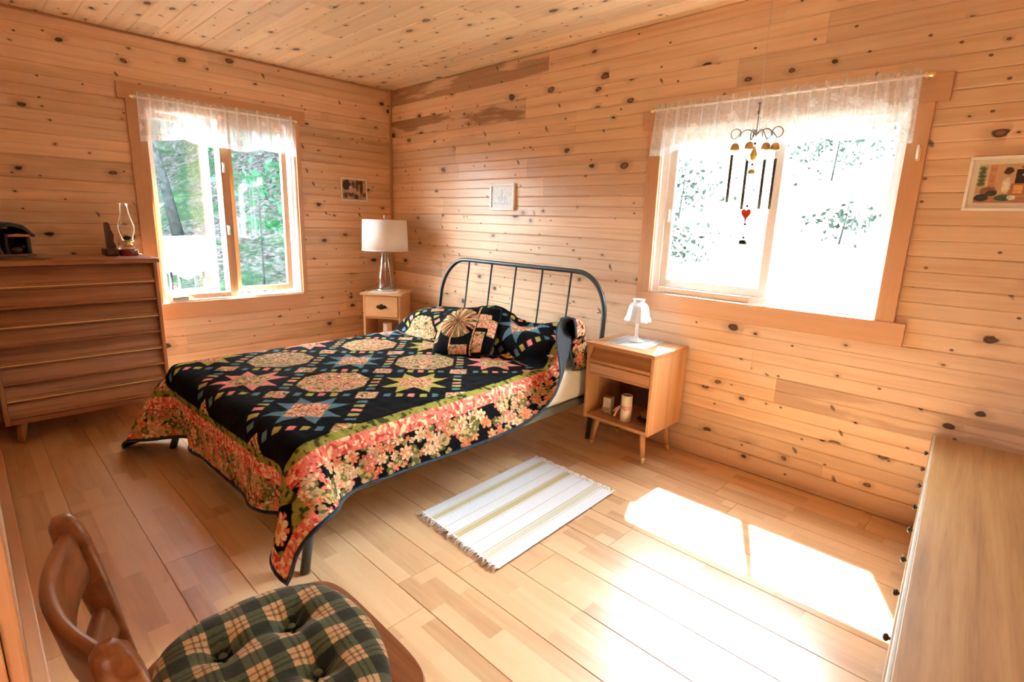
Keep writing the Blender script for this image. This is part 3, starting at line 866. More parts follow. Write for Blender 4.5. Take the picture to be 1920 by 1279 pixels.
mattress = thing('mattress', 'pale mattress showing below the quilt by the right nightstand', 'mattress', BED_LOC, BED_RZ)
bm = bmesh.new()
bmesh.ops.create_cube(bm, size=1)
for v in bm.verts:
    v.co = (v.co.x * 1.52, .99 + v.co.y * 1.94, .385 + v.co.z * .215)
bmesh.ops.bevel(bm, geom=bm.edges[:], offset=.045, segments=4, profile=.55, affect='EDGES')
MB().bm(bm, True).build('body', 'sheet', mattress)
PIL = [(-.385, 1.765, .575, .365, .215, .095), (.385, 1.765, .57, .365, .215, .09)]
for i, (px, py, pz, hx, hy, hz) in enumerate(PIL):
    t = thing('bed_pillow', ('left' if i == 0 else 'right') + ' plump bed pillow hidden under the quilt', 'pillow', BED_LOC, BED_RZ, 'bed pillows under the quilt')
    n = 26
    uu, vv = np.meshgrid(np.linspace(-1, 1, n), np.linspace(-1, 1, n), indexing='ij')
    th = np.clip((1 - uu ** 4) * (1 - vv ** 4), 0, 1) ** .45
    for sg in (1, -1):
        Pp = np.stack([px + hx * .93 * uu * (1 - .06 * vv ** 2), py + hy * .92 * vv * (1 - .06 * uu ** 2), pz + .002 + sg * hz * .80 * th], -1)
        grid_mesh('pillow_top' if sg == 1 else 'pillow_bottom', Pp, 'pillowcloth', t, flip=sg == -1)

# quilt: a grid cloth dropped on mattress and pillows (position based), then refined
QL, QR, QF, QH, QW = -.87, .7275, -.045, 2.315, .265
sp_ = .03
U1 = np.arange(QL - QW, QR + QW + 1e-6, (QR - QL + 2 * QW) / 73)
V1 = np.linspace(QF - QW, 2.24, 86)
UU, VV = np.meshgrid(U1, V1, indexing='ij')
du, dv = U1[1] - U1[0], V1[1] - V1[0]
# start state: laid along the profile of mattress and pillows
yy_ = np.linspace(1.40, 1.965, 400)
hh_ = np.maximum(.508, PIL[0][2] + .014 + (PIL[0][5] + .012) * np.sqrt(np.clip(1 - np.abs((yy_ - 1.765) / .228) ** 3.2, 0, 1)))
hh_ = np.convolve(np.pad(hh_, 12, 'edge'), np.ones(25) / 25, 'valid')
ss_ = 1.40 + np.concatenate([[0], np.cumsum(np.hypot(np.diff(yy_), np.diff(hh_)))])
YV = np.where(VV < 1.40, VV, np.interp(VV, ss_, yy_))
ZV = np.where(VV < 1.40, .508, np.where(VV > ss_[-1], hh_[-1] - (VV - ss_[-1]), np.interp(VV, ss_, hh_)))
bun_ = np.clip((VV - 1.42) / .3, 0, 1)
XU = UU - .15 * bun_ * bun_ * (3 - 2 * bun_) * np.clip((UU - .15) / .5, 0, 1)      # bunched up beside the right nightstand
X = np.stack([XU, YV, ZV], -1)
def sdf_push(Pq, th):
    """Push points out of mattress, pillows, headboard plane and floor; returns touched mask."""
    hit = np.zeros(Pq.shape[:2], bool)
    c, h, r = np.array([0, .99, .385]), np.array([.76, .97, .1075]), .045
    q = Pq - c
    a = np.abs(q) - (h - r)
    mo = np.maximum(a, 0)
    L = np.linalg.norm(mo, axis=-1)
    d = L + np.minimum(a.max(-1), 0) - r
    ins = d < th
    nrm = np.where(L[..., None] > 1e-6, mo / np.maximum(L, 1e-6)[..., None], (a == a.max(-1, keepdims=True)).astype(float)) * np.sign(q)
    Pq += np.where(ins[..., None], nrm * (th - d)[..., None], 0)
    hit |= ins
    for px, py, pz, hx, hy, hz in PIL:
        rr_ = np.array([hx, hy, hz])
        k = (Pq - np.array([px, py, pz])) / rr_
        k4 = (np.abs(k) ** np.array([3.2, 3.2, 2.0])).sum(-1)
        k0 = np.maximum(k4, 1e-6) ** .5
        gr = np.sign(k) * np.abs(k) ** np.array([2.2, 2.2, 1.0]) / rr_ * np.array([1.6, 1.6, 1.0])
        gl = np.maximum(np.linalg.norm(gr, axis=-1), 1e-6)
        d = (k0 - 1) / gl * k0
        ins = d < th * .6
        Pq += np.where(ins[..., None], gr / gl[..., None] * np.minimum(th * .6 - d, .03)[..., None], 0)
        hit |= ins
    lim = 1.985 - (1.03 - Pq[..., 2]) * .14
    Pq[..., 1] = np.minimum(Pq[..., 1], lim)
    side = (UU > .5) & (Pq[..., 1] > 1.62)      # the right nightstand stands beside the bed head
    Pq[..., 0] = np.where(side, np.minimum(Pq[..., 0], .80), Pq[..., 0])
    held = (UU > .6) & (VV > 1.76)
    Pq[..., 2] = np.where(held, np.maximum(Pq[..., 2], .38 + .10 * np.clip((VV - 1.76) / .2, 0, 1)), Pq[..., 2])
    fl = Pq[..., 2] < .012
    Pq[..., 2] = np.maximum(Pq[..., 2], .012)
    return hit | fl
cons = []
def addc(di, dj, rest, k):
    n, m = X.shape[:2]
    for pi in ((0, 1) if di else (0,)):
        pass
    I, J = np.meshgrid(np.arange(max(0, -di), n - max(0, di)), np.arange(max(0, -dj), m - max(0, dj)), indexing='ij')
    I, J = I.ravel(), J.ravel()
    par = (I // max(1, abs(di)) if di else J // max(1, abs(dj))) % 2
    for p_ in (0, 1):
        s_ = par == p_
        cons.append((I[s_] * m + J[s_], (I[s_] + di) * m + J[s_] + dj, rest, k))
addc(1, 0, du, 1.0); addc(0, 1, dv, 1.0)
dg = math.hypot(du, dv)
addc(1, 1, dg, .55); addc(1, -1, dg, .55)
addc(2, 0, 2 * du, .6); addc(0, 2, 2 * dv, .6)
addc(4, 0, 4 * du, .3); addc(0, 4, 4 * dv, .3)
addc(3, 3, 3 * dg, .25); addc(3, -3, 3 * dg, .25)
Xp = X.copy()
fold = (UU > .60) & (VV > 1.63) & (VV < 1.98)
STEPS = 260
for st_ in range(STEPS):
    vel = (X - Xp) * .93
    X0 = X.copy()
    Xp = X.copy()
    X = X + vel
    X[..., 2] -= .0011
    if st_ < 170:      # the foot corners swing outwards as they drop
        for cu_, sg_ in ((QR, 1), (QL, -1)):
            co_ = np.clip((UU - cu_) * sg_ / QW, 0, 1) * np.clip((QF - VV) / QW, 0, 1)
            X[..., 0] += sg_ * .0017 * co_
            X[..., 1] -= .0008 * co_
    if st_ > 60:      # the hem beside the nightstand was pulled up over the mattress
        pull = np.clip((UU - .60) / .25, 0, 1) * np.clip((VV - 1.56) / .14, 0, 1)
        X[..., 0] -= .0012 * pull * (X[..., 0] > .58)
        tuck = np.exp(-((VV - 1.53) / .07) ** 2) * (np.abs(UU) < .72)      # pressed down in front of the pillows
        X[..., 2] -= .0065 * tuck
    for it in range(5):
        F = X.reshape(-1, 3)
        for ia, ib, rest, k in cons:
            dlt = F[ib] - F[ia]
            L = np.sqrt((dlt * dlt).sum(1)) + 1e-9
            cor = dlt * (.5 * k * (L - rest) / L)[:, None]
            F[ia] += cor
            F[ib] -= cor
        X = F.reshape(X.shape)
        hit = sdf_push(X, .014)
    top_ = hit & (X[..., 2] > .45)
    X = np.where(top_[..., None], X0 + (X - X0) * np.array([.04, .04, 1.0]), X)      # friction
    Xp = np.where(hit[..., None], X - (X - Xp) * .2, Xp)
def upsample(A, f):
    """Catmull-Rom refinement of a grid by factor f on both axes."""
    def one(A):
        n = len(A)
        Pd = np.concatenate([2 * A[:1] - A[1:2], A, 2 * A[-1:] - A[-2:-1]], 0)
        t = (np.arange(f) / f).reshape(1, f, *([1] * (A.ndim - 1)))
        p0, p1, p2, p3 = (Pd[i:n - 1 + i][:, None] for i in range(4))
        o = .5 * (2 * p1 + (p2 - p0) * t + (2 * p0 - 5 * p1 + 4 * p2 - p3) * t ** 2 + (3 * p1 - p0 - 3 * p2 + p3) * t ** 3)
        return np.concatenate([o.reshape(-1, *A.shape[1:]), A[-1:]], 0)
    return np.swapaxes(one(np.swapaxes(one(A), 0, 1)), 0, 1)
XF = upsample(X, 7)
UF, VF = upsample(np.stack([UU, VV], -1), 7).transpose(2, 0, 1)
BLACK = srgb(13, 13, 17)
PINK, BLUE, YELL, LIME, CORAL = srgb(222, 130, 122), srgb(84, 118, 132), srgb(170, 158, 78), srgb(140, 138, 62), srgb(222, 118, 100)
CREAM, TAN, OLIVE, ORANGE = srgb(232, 200, 160), srgb(190, 160, 110), srgb(104, 104, 56), srgb(222, 140, 92)
def floral(x, y, seed, pal, sc=55.0):
    """Small busy print: patches of palette colours."""
    a_ = vnoise(x * sc, y * sc, seed); b_ = vnoise(x * sc * 1.3 + 7, y * sc * 1.3 + 3, seed + 1); c_ = vnoise(x * sc * .5, y * sc * .5, seed + 2)
    k = np.floor((a_ * .55 + b_ * .45 - .22) / .56 * len(pal) + (c_ - .5) * 1.6).astype(int) % len(pal)
    return np.array(pal)[k]
def paint_quilt(u, v):
    pu, pv = .575, .59
    v_ = v + .20 * np.clip((v - 1.51) / .06, 0, 1)      # a strip of cloth is tucked away in the crease before the pillows
    U, V = (u + .135) / pu, (v_ - .25) / pv
    s, t = U + V, U - V
    si, ti = np.round(s).astype(int), np.round(t).astype(int)
    a_, b_ = s - si, t - ti
    C0 = np.broadcast_to(BLACK, u.shape + (3,)).copy()
    par = (si + ti) % 2 == 0
    Uc, Vc = (si + ti) / 2, (si - ti) / 2
    inf = (np.abs(Uc) <= 1.1) & (Vc > -.1) & (Vc < 3.1)
    fpink = floral(u, v, 1, [CORAL, CREAM, PINK, OLIVE, ORANGE, CREAM, BLACK])
    fgrn = floral(u, v, 5, [YELL, CREAM, OLIVE, TAN, PINK, LIME, BLACK])
    i_ = np.round(Uc + 1).astype(int); j_ = np.round(Vc).astype(int)
    kc = np.array([YELL, PINK, BLUE])[(i_ + j_) % 3]
    mot = (.8 + .4 * vnoise(u * 70, v * 70, 9))[..., None]
    c = .195
    aa, ab = np.abs(a_), np.abs(b_)
    pt = ((aa >= c) & (aa <= 2 * c) & (ab <= c) & (ab >= aa - c)) | ((ab >= c) & (ab <= 2 * c) & (aa <= c) & (aa >= ab - c))
    m_ = par & inf & pt
    C0[m_] = (kc * mot)[m_]
    m_ = par & inf & (aa < c) & (ab < c)
    C0[m_] = np.where(((i_ + j_) % 3 == 1)[..., None], fgrn, fpink)[m_]
    oct_ = (~par) & (np.abs(Uc) < 1.2) & (Vc > .2) & (Vc < 3.2) & (np.maximum(aa, ab) < .40) & (aa + ab < .57)
    ang = np.arctan2(b_, a_); rad = np.hypot(a_, b_)
    wed = (np.floor(ang / (PI / 8) + .5).astype(int) % 2 == 0)
    fo = np.where(wed[..., None], fpink, fgrn)
    fo = np.where(((i_ + 2 * j_) % 3 == 0)[..., None], np.where(wed[..., None], fgrn, fgrn * .8 + .03), fo)
    fo = np.where((rad < .1)[..., None], fpink, fo)
    C0[oct_] = fo[oct_]
    # sashing dashes along cell borders
    near = ((np.abs(Uc) <= 1.1) & (Vc > -.1) & (Vc < 3.6)) | ((np.abs(Uc) < 1.6) & (Vc > -.6) & (Vc < 3.6))
    for p, q in ((a_, b_), (b_, a_)):
        dk = np.round(q / .135)
        m_ = (np.abs(p) > .5 - .052) & (np.abs(dk) <= 2) & (np.abs(q - dk * .135) < .036)
        cc = np.where((np.abs(dk) == 2)[..., None], BLUE, np.where((np.abs(dk) == 1)[..., None], YELL, PINK))
        C0[m_] = (cc * mot)[m_]
    cs = (aa > .5 - .112) & (ab > .5 - .112)
    C0[cs] = np.where(((si + 3 * ti) % 2 == 0)[..., None], fpink, fgrn)[cs]
    # the print on the field is quilted: thin darker lines
    # borders
    e1 = np.maximum(QL - u, u - QR)
    e2 = np.maximum(QF - v, v - QH)
    d = np.maximum(e1, e2)
    g_ = d > 0
    fl = np.broadcast_to(BLACK, u.shape + (3,)).copy()
    rq = np.random.default_rng(41)
    for _ in range(2100):
        side = rq.integers(0, 4)
        w_ = rq.uniform(.10, QW - .012)
        if side == 0: cu, cv = QR + w_, rq.uniform(QF - QW, QH)
        elif side == 1: cu, cv = QL - w_, rq.uniform(QF - QW, QH)
        elif side == 2: cu, cv = rq.uniform(QL - QW, QR + QW), QF - w_
        else: cu, cv = rq.uniform(QL - QW, QR + QW), QF - w_
        R = rq.uniform(.012, .034)
        bx_ = (np.abs(u[:, 0] - cu) < R).nonzero()[0]
        by_ = (np.abs(v[0] - cv) < R).nonzero()[0]
        if len(bx_) < 2 or len(by_) < 2:
            continue
        sl_ = np.s_[bx_[0]:bx_[-1] + 1, by_[0]:by_[-1] + 1]
        x_, y_ = u[sl_] - cu, v[sl_] - cv
        rr_ = np.hypot(x_, y_); th_ = np.arctan2(y_, x_) + rq.uniform(0, 6)
        kind = rq.choice(5, p=[.2, .17, .23, .2, .2])
        np_ = 6 if kind < 3 else 2
        pet = R * (.45 + .55 * np.abs(np.cos(th_ * np_ / 2)))
        colr = [CORAL, ORANGE, CREAM * .9, OLIVE, TAN][kind] * rq.uniform(.6, 1.1)
        mm = rr_ < pet
        sub = fl[sl_]
        sub[mm] = colr
        sub[mm & (rr_ < R * .3)] = [CREAM, CORAL, ORANGE, TAN, OLIVE][kind]
        sub[mm & (np.abs(np.sin(th_ * np_ / 2)) > .93)] *= .5
    fgreen = np.where((vnoise(u * 60, v * 60, 21) > .62)[..., None], OLIVE * .4, LIME * mot)
    fcoral = np.where((vnoise(u * 95, v * 95, 22) > .66)[..., None], CREAM, np.where((vnoise(u * 80, v * 80, 23) > .66)[..., None], srgb(190, 70, 60), CORAL * mot))
    C0[g_] = fl[g_]
    m_ = g_ & (d < .034); C0[m_] = fgreen[m_]
    m_ = g_ & (d >= .034) & (d < .098); C0[m_] = fcoral[m_]
    cor = (e1 > 0) & (e2 > 0)
    x_, y_ = e1 - QW * .5, e2 - QW * .5
    C0[cor] = fgreen[cor]
    dia = cor & (np.abs(x_) + np.abs(y_) < .105); C0[dia] = BLACK
    th_ = np.arctan2(y_, x_); rr_ = np.hypot(x_, y_)
    fw_ = cor & (rr_ < .058 * (.5 + .5 * np.abs(np.cos(th_ * 3)))); C0[fw_] = CREAM
    fw_ = cor & (rr_ > .03) & (rr_ < .062) & (np.abs(np.sin(th_ * 3)) > .9); C0[fw_] = CORAL
    fw_ = cor & (rr_ < .02); C0[fw_] = ORANGE
    m_ = cor & (np.maximum(e1, e2) > QW - .062); C0[m_] = fcoral[m_]
    m_ = d > QW - .011; C0[m_] = srgb(38, 52, 66)
    return C0
CF = paint_quilt(UF, VF)
# quilting relief: stitched lines press the surface in
def normals(A):
    gu, gv = np.gradient(A, axis=0), np.gradient(A, axis=1)
    n_ = np.cross(gu, gv)
    return n_ / (np.linalg.norm(n_, axis=-1, keepdims=True) + 1e-9)
NF = normals(XF)
puff = .0022 * (np.abs(np.sin(UF * 48 + 3 * vnoise(UF * 9, VF * 9, 51))) * np.abs(np.sin(VF * 48 + 3 * vnoise(UF * 9 + 4, VF * 9, 52)))) ** .5 + .004 * (vnoise(UF * 22, VF * 22, 53) - .5)
XF = XF + NF * puff[..., None]
quilt = thing('patchwork_quilt', 'black patchwork quilt with stars, medallions and coral floral border', 'quilt', BED_LOC, BED_RZ)
grid_mesh('quilt_top', XF, 'quilt', quilt, CF)
NC = normals(X)
grid_mesh('lining', X - NC * .007, 'lining', quilt, flip=True)
loop = [tuple(X[i, 0]) for i in range(X.shape[0])] + [tuple(X[-1, j]) for j in range(1, X.shape[1])] + [tuple(X[i, -1]) for i in range(X.shape[0] - 2, -1, -1)] + [tuple(X[0, j]) for j in range(X.shape[1] - 2, 0, -1)]
MB().tube(loop, .0065, 8, closed=True).build('binding', 'binding', quilt)

# throw pillow with a gathered rosette
tp = thing('throw_pillow', 'small black patchwork throw pillow with a gathered rosette', 'pillow', (0, 0, 0), 0)
n = 150
a_, b_ = np.meshgrid(np.linspace(-1, 1, n), np.linspace(-1, 1, n), indexing='ij')
th = np.clip((1 - np.abs(a_) ** 3.2) * (1 - np.abs(b_) ** 3.2), 0, 1) ** .5
x_, y_ = a_ * .205 * (1 - .07 * b_ ** 2), b_ * .205 * (1 - .07 * a_ ** 2)
ca, cb = x_ + .045, y_ - .03
rr_, an = np.hypot(ca, cb), np.arctan2(cb, ca)
ros = rr_ < .128
C1 = np.broadcast_to(BLACK, a_.shape + (3,)).copy()
rc = floral(np.cos(an) * 2 + rr_ * 1.5, np.sin(an) * 2, 61, [TAN, OLIVE, CREAM, TAN, CORAL, BLACK], 6.0)
rc = rc * (.45 + .75 * np.abs(np.sin(an * 9 + 2 * vnoise(rr_ * 40, an * 3, 8))))[..., None]
fp = floral(x_, y_, 63, [ORANGE, CREAM, CORAL, CREAM, OLIVE, TAN])
for (q0, q1, r0, r1) in ((.42, .72, -.95, -.25), (.42, .8, -.1, .5), (-.35, .25, -.98, -.72), (.78, .98, -.4, .3), (-.98, -.8, -.6, .3)):
    m_ = (a_ > q0) & (a_ < q1) & (b_ > r0) & (b_ < r1)
    C1[m_] = fp[m_]
m_ = (np.abs(np.abs(a_) - .36) < .03) & ~ros; C1[m_] = fp[m_]
C1[ros] = rc[ros]
zt = .062 * th + np.where(ros, .014 * np.sqrt(np.clip(1 - (rr_ / .128) ** 2, 0, 1)) - .012 * np.exp(-(rr_ / .018) ** 2) + .003 * np.sin(an * 18), 0)
grid_mesh('front', np.stack([x_, y_, zt], -1), 'quilt', tp, C1)
grid_mesh('back', np.stack([x_, y_, -.05 * th], -1), 'lining', tp, flip=True)
MB().tube([(x_[i, 0], y_[i, 0], 0) for i in range(0, n, 5)] + [(x_[-1, j], y_[-1, j], 0) for j in range(0, n, 5)] + [(x_[i, -1], y_[i, -1], 0) for i in range(n - 1, 0, -5)] + [(x_[0, j], y_[0, j], 0) for j in range(n - 1, 4, -5)], .004, 6, closed=True).build('piping', 'binding', tp)
tp.location = (1.93, -.72, .628)
tp.rotation_euler = (math.radians(38), math.radians(-6), math.radians(28))

# ------------------------------------------------------------------ right nightstand (open box on tapered legs)
ns = thing('nightstand', 'light wood nightstand with open shelf and splayed legs right of bed', 'nightstand', (2.88, -.215, 0), 0)
def nb(name, mat, x0, x1, y0, y1, z0, z1, bev=.003, par=None):
    return box(name, mat, par or ns, x0, x1, y0, y1, z0, z1, bev)
nb('side_panel', 'oak_l', -.222, -.204, -.195, .185, .185, .632)
nb('side_panel', 'oak_l', .204, .222, -.195, .185, .185, .632)
nb('top', 'oak_lx', -.226, .226, -.2, .185, .632, .652, .004)
nb('bottom_shelf', 'oak_lx', -.204, .204, -.19, .18, .185, .206)
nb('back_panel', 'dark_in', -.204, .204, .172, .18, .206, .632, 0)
nb('divider', 'oak_lx', -.204, .204, -.18, .172, .455, .47)
dr = link('drawer', None, parent=ns)
# concave upper front rolling into a lip, then a flat lower front
prof = [(-.10, .628), (-.150, .628)] + [(-.150 - .042 * (t / (PI / 2)) ** 2.2, .628 - .072 * t / (PI / 2)) for t in np.linspace(.15, PI / 2, 8)] + [(-.197, .552), (-.197, .536), (-.182, .532), (-.19, .526), (-.19, .474), (-.10, .474)]
MB().prism(prof, 0, -.2, .2).build('drawer_front', 'oak_lx', dr)
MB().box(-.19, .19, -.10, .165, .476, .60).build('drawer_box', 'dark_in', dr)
for sx_, sy_ in ((-1, -1), (1, -1), (-1, 1), (1, 1)):
    t0 = Vector((sx_ * .155, sy_ * .125 - .01, .186)); t1 = Vector((sx_ * .183, sy_ * .145 - .01, .0))
    mid = t0.lerp(t1, .82)
    lg = MB().tube([t0, mid], [.019, .0125], 14).build('leg', 'oak_l', ns)
    MB().tube([mid, t1], [.0127, .0105], 14).build('ferrule', 'brass', lg)
# mat on top
n = 60
a_, b_ = np.meshgrid(np.linspace(-1, 1, n), np.linspace(-1, 1, n), indexing='ij')
ln = ((np.abs((a_ * 9) % 1 - .5) > .40) | (np.abs((b_ * 9) % 1 - .5) > .40))
Cm = np.where(ln[..., None], srgb(232, 234, 238), srgb(178, 186, 196))
mt = thing('lace_mat', 'white gridded lace mat on the right nightstand', 'mat', (2.85, -.2, .6525), math.radians(6))
grid_mesh('weave', np.stack([a_ * .127 * (1 + .01 * np.sin(b_ * 30)), b_ * .142, .0012 + .0006 * np.sin(a_ * 40)], -1), 'doily', mt, Cm)
# frosted goblet lamp
gl = thing('goblet_lamp', 'frosted white glass lamp with ruffled shade on right nightstand', 'lamp', (2.846, -.185, .655), 0)
MB().lathe([(.001, 0), (.044, .0), (.046, .004), (.036, .010), (.018, .018), (.011, .032), (.0095, .06), (.010, .10), (.015, .128), (.026, .142), (.03, .146), (.001, .147)], n=24).build('base', 'frost', gl)
MB().lathe([(.078, .128), (.075, .135), (.066, .158), (.062, .185), (.056, .21), (.044, .228), (.031, .236), (.030, .242), (.036, .254), (.034, .254), (.028, .242), (.029, .234), (.052, .208), (.058, .185), (.062, .158), (.072, .137), (.076, .13)], n=64,
           wob=lambda t, i: (1 + (.045 * math.sin(14 * t) if i in (0, 1, 15, 16) else .06 * math.sin(10 * t) if i in (8, 9) else .015 * math.sin(14 * t)), -.006 * abs(math.sin(4 * t)) if i in (0, 16) else 0)).build('shade', 'frost', gl)
# candles on the shelf
cs = thing('square_candle', 'short square ivory candle tied with twine on the nightstand shelf', 'candle', (2.752, -.285, .2065), math.radians(12))
MB().box(-.026, .026, -.026, .026, 0, .098, .004).build('wax', 'wax', cs)
MB().box(-.019, .019, -.019, .019, .0965, .0985, .001).build('well', 'wax_rim', cs)
MB().tube([(.03 * math.cos(t) * 1.06, .03 * math.sin(t) * 1.06, .03 + .003 * math.sin(3 * t)) for t in np.linspace(0, 2 * PI, 25)[:-1]], .005, 6, closed=True).build('twine', 'twine', cs)
for sg in (-1, 1):
    MB().tube([(0, -.033, .03), (sg * .02, -.042, .024), (sg * .04, -.04, .008), (sg * .03, -.038, .003), (sg * .012, -.036, .012)], .0026, 6).build('twine_loop', 'twine', cs)
cp = thing('pillar_candle', 'tall ivory pillar candle with pink ribbon on the nightstand shelf', 'candle', (2.905, -.33, .2065), 0)
MB().lathe([(.001, 0), (.032, 0), (.033, .004), (.033, .155), (.031, .158), (.027, .158), (.026, .150), (.001, .148)], n=28).build('wax', 'wax', cp)
MB().lathe([(.001, .1485), (.0255, .1505)], n=24).build('well', 'wax_rim', cp)
MB().lathe([(.0335, .074), (.0345, .078), (.0345, .092), (.0335, .096)], n=28).build('ribbon', 'ribbon', cp)
for q in (((-.03, -.015, .088), (-.052, -.02, .07), (-.07, -.022, .045)), ((-.03, -.018, .083), (-.048, -.026, .055), (-.06, -.03, .02))):
    MB().tube(q, [.004, .006, .007], 6).build('ribbon_tail', 'ribbon', cp)
MB().tube([(-.015, -.034, .085), (-.005, -.04, .094), (.012, -.041, .088), (.0, -.039, .08), (.018, -.037, .075)], .004, 6).build('bow', 'ribbon', cp)
ds = thing('candle_dish', 'dark dish with clay cups behind the pillar candle', 'dish', (3.0, -.235, .2065), 0)
MB().lathe([(.001, 0), (.05, 0), (.062, .006), (.066, .012), (.06, .011), (.001, .005)], n=28).build('plate', 'dish', ds)
for q in ((.022, -.012), (-.032, .014), (.02, .035)):
    MB().lathe([(.001, .006), (.020, .006), (.026, .03), (.027, .048), (.024, .048), (.021, .03), (.001, .024)], (q[0], q[1], 0), 20).build('cup', 'terracotta', ds)

# ------------------------------------------------------------------ corner nightstand with drum lamp
NR = math.radians(39)
n2 = thing('nightstand', 'small pale wood nightstand with bat-wing pull in the corner', 'nightstand', (.385, -.318, 0), NR)
def cb_(name, mat, *a, par=None, bev=.003):
    return box(name, mat, par or n2, *a, bev)
cb_('side_panel', 'oak_n', -.165, -.147, -.165, .165, 0, .672)
cb_('side_panel', 'oak_n', .147, .165, -.165, .165, 0, .672)
cb_('top', 'oak_n', -.185, .185, -.185, .172, .672, .692, bev=.005)
cb_('shelf', 'oak_n', -.147, .147, -.16, .165, .20, .216)
cb_('divider', 'oak_n', -.147, .147, -.163, .165, .468, .48)
cb_('back_panel', 'oak_n', -.147, .147, .157, .165, .05, .672)
cb_('apron', 'oak_n', -.147, .147, -.16, -.145, .05, .12)
dr = link('drawer', None, parent=n2)
box('drawer_front', 'oak_n', dr, -.143, .143, -.172, -.150, .484, .667, .004)
box('drawer_box', 'oak_n', dr, -.135, .135, -.15, .15, .49, .64, 0)
pl_ = MB().prism([(-.04, .582), (-.046, .572), (-.038, .562), (-.026, .566), (-.014, .556), (.014, .556), (.026, .566), (.038, .562), (.046, .572), (.04, .582), (.03, .590), (.02, .584), (.012, .596), (0, .600), (-.012, .596), (-.02, .584), (-.03, .590)], 1, -.1755, -.172).build('pull_plate', 'black_iron', dr)
MB().tube([(-.028, -.176, .575), (-.026, -.19, .566), (0, -.194, .558), (.026, -.19, .566), (.028, -.176, .575)], .0035, 8).build('bail', 'black_iron', dr)
t = thing('votive_candle', 'white candle on the shelf of the corner nightstand', 'candle', (.385 + .02 * math.cos(NR) + .08 * math.sin(NR), -.318 + .02 * math.sin(NR) - .08 * math.cos(NR), .2165), 0)
MB().lathe([(.001, 0), (.036, 0), (.038, .004), (.038, .20), (.035, .204), (.03, .198), (.001, .196)], n=28).build('wax', 'wax_w', t)
MB().tube([(0, 0, .196), (.002, 0, .208)], .0015, 6).build('wick', 'knob_dark', t)
t = thing('paper_sheet', 'white paper sheet under the drum lamp', 'paper', (.392, -.345, .6925), NR + .1)
MB().box(-.125, .125, -.11, .10, 0, .0015).build('sheet', 'paper', t)
LX, LY = .362, -.318
lp = thing('table_lamp', 'drum shade table lamp with clear glass cone body in the corner', 'lamp', (LX, LY, .694), 0)
MB().lathe([(.001, 0), (.088, 0), (.09, .004), (.09, .016), (.084, .02), (.001, .02)], n=40).build('base', 'steel', lp)
MB().lathe([(.084, .02), (.086, .03), (.072, .13), (.052, .25), (.04, .33), (.034, .345), (.032, .345), (.038, .33), (.05, .25), (.07, .13), (.083, .03)], n=40).build('glass_body', 'lampglass', lp)
for k in range(3):
    a0 = 2 * PI * k / 3 + .5
    MB().tube([(.062 * math.cos(a0), .062 * math.sin(a0), .02), (.018 * math.cos(a0), .018 * math.sin(a0), .345)], .005, 8).build('rod', 'steel', lp)
MB().lathe([(.001, .343), (.036, .343), (.036, .35), (.012, .355), (.010, .63), (.001, .63)], n=20).build('stem', 'steel', lp)
MB().lathe([(.197, .355), (.199, .355), (.190, .617), (.188, .617)], n=48).build('shade', 'shade', lp)
MB().lathe([(.1985, .353), (.2005, .353), (.2005, .361), (.1985, .361)], n=48).build('shade_hem', 'shade', lp)
for k in range(3):
    a0 = 2 * PI * k / 3
    MB().tube([(0, 0, .608), (.188 * math.cos(a0), .188 * math.sin(a0), .61)], .002, 6).build('spider_arm', 'steel', lp)
MB().lathe([(.001, .60), (.008, .60), (.009, .645), (.007, .655), (.001, .656)], n=14).build('finial', 'steel', lp)

# ------------------------------------------------------------------ tall dresser by the casement window
DZT = 1.036
dt = thing('tall_dresser', 'tall brown four-drawer dresser with brass strips by the casement window', 'dresser', (.03, -2.485, 0), 0)
def db(name, mat, *a, par=None, bev=.003):
    return box(name, mat, par or dt, *a, bev)
yl, yr = -.405, .41          # local y extents
db('side_panel', 'teak_z', 0, .47, yl, yl + .02, .115, DZT - .028)
db('side_panel', 'teak_z', 0, .47, yr - .02, yr, .115, DZT - .028)
db('top', 'teak_y', -.005, .488, yl - .006, yr + .012, DZT - .028, DZT, bev=.005)
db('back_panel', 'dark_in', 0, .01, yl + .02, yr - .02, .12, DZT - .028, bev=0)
db('bottom_rail', 'teak_y', 0, .468, yl + .02, yr - .02, .115, .145)
hts = [(.775, .998), (.562, .770), (.348, .557), (.150, .343)]
for z0, z1 in hts:
    zm = (z0 + z1) / 2 + .005
    dr = link('drawer', None, parent=dt)
    prof = [(.02, z0), (.468, z0), (.470, z0 + .010), (.448, z0 + .018), (.424, zm - .020), (.428, zm - .015), (.462, zm - .008), (.464, zm + .010), (.462, zm + .016), (.448, zm + .022), (.412, z1 - .004), (.412, z1), (.02, z1)]
    MB().prism([(p[0], p[1]) for p in prof], 1, yl + .022, yr - .022).build('drawer_front', 'teak_y', dr)
    MB().box(.463, .4665, yl + .023, yr - .023, zm - .0015, zm + .0032).build('brass_strip', 'brass', dr)
for sx_ in (.06, .43):
    for sy_ in (yl + .07, yr - .07):
        MB().tube([(sx_, sy_, .115), (sx_ + (.012 if sx_ > .2 else -.0), sy_ + (.015 if sy_ > 0 else -.015), 0)], [.026, .016], 12).build('leg', 'teak_z', dt)
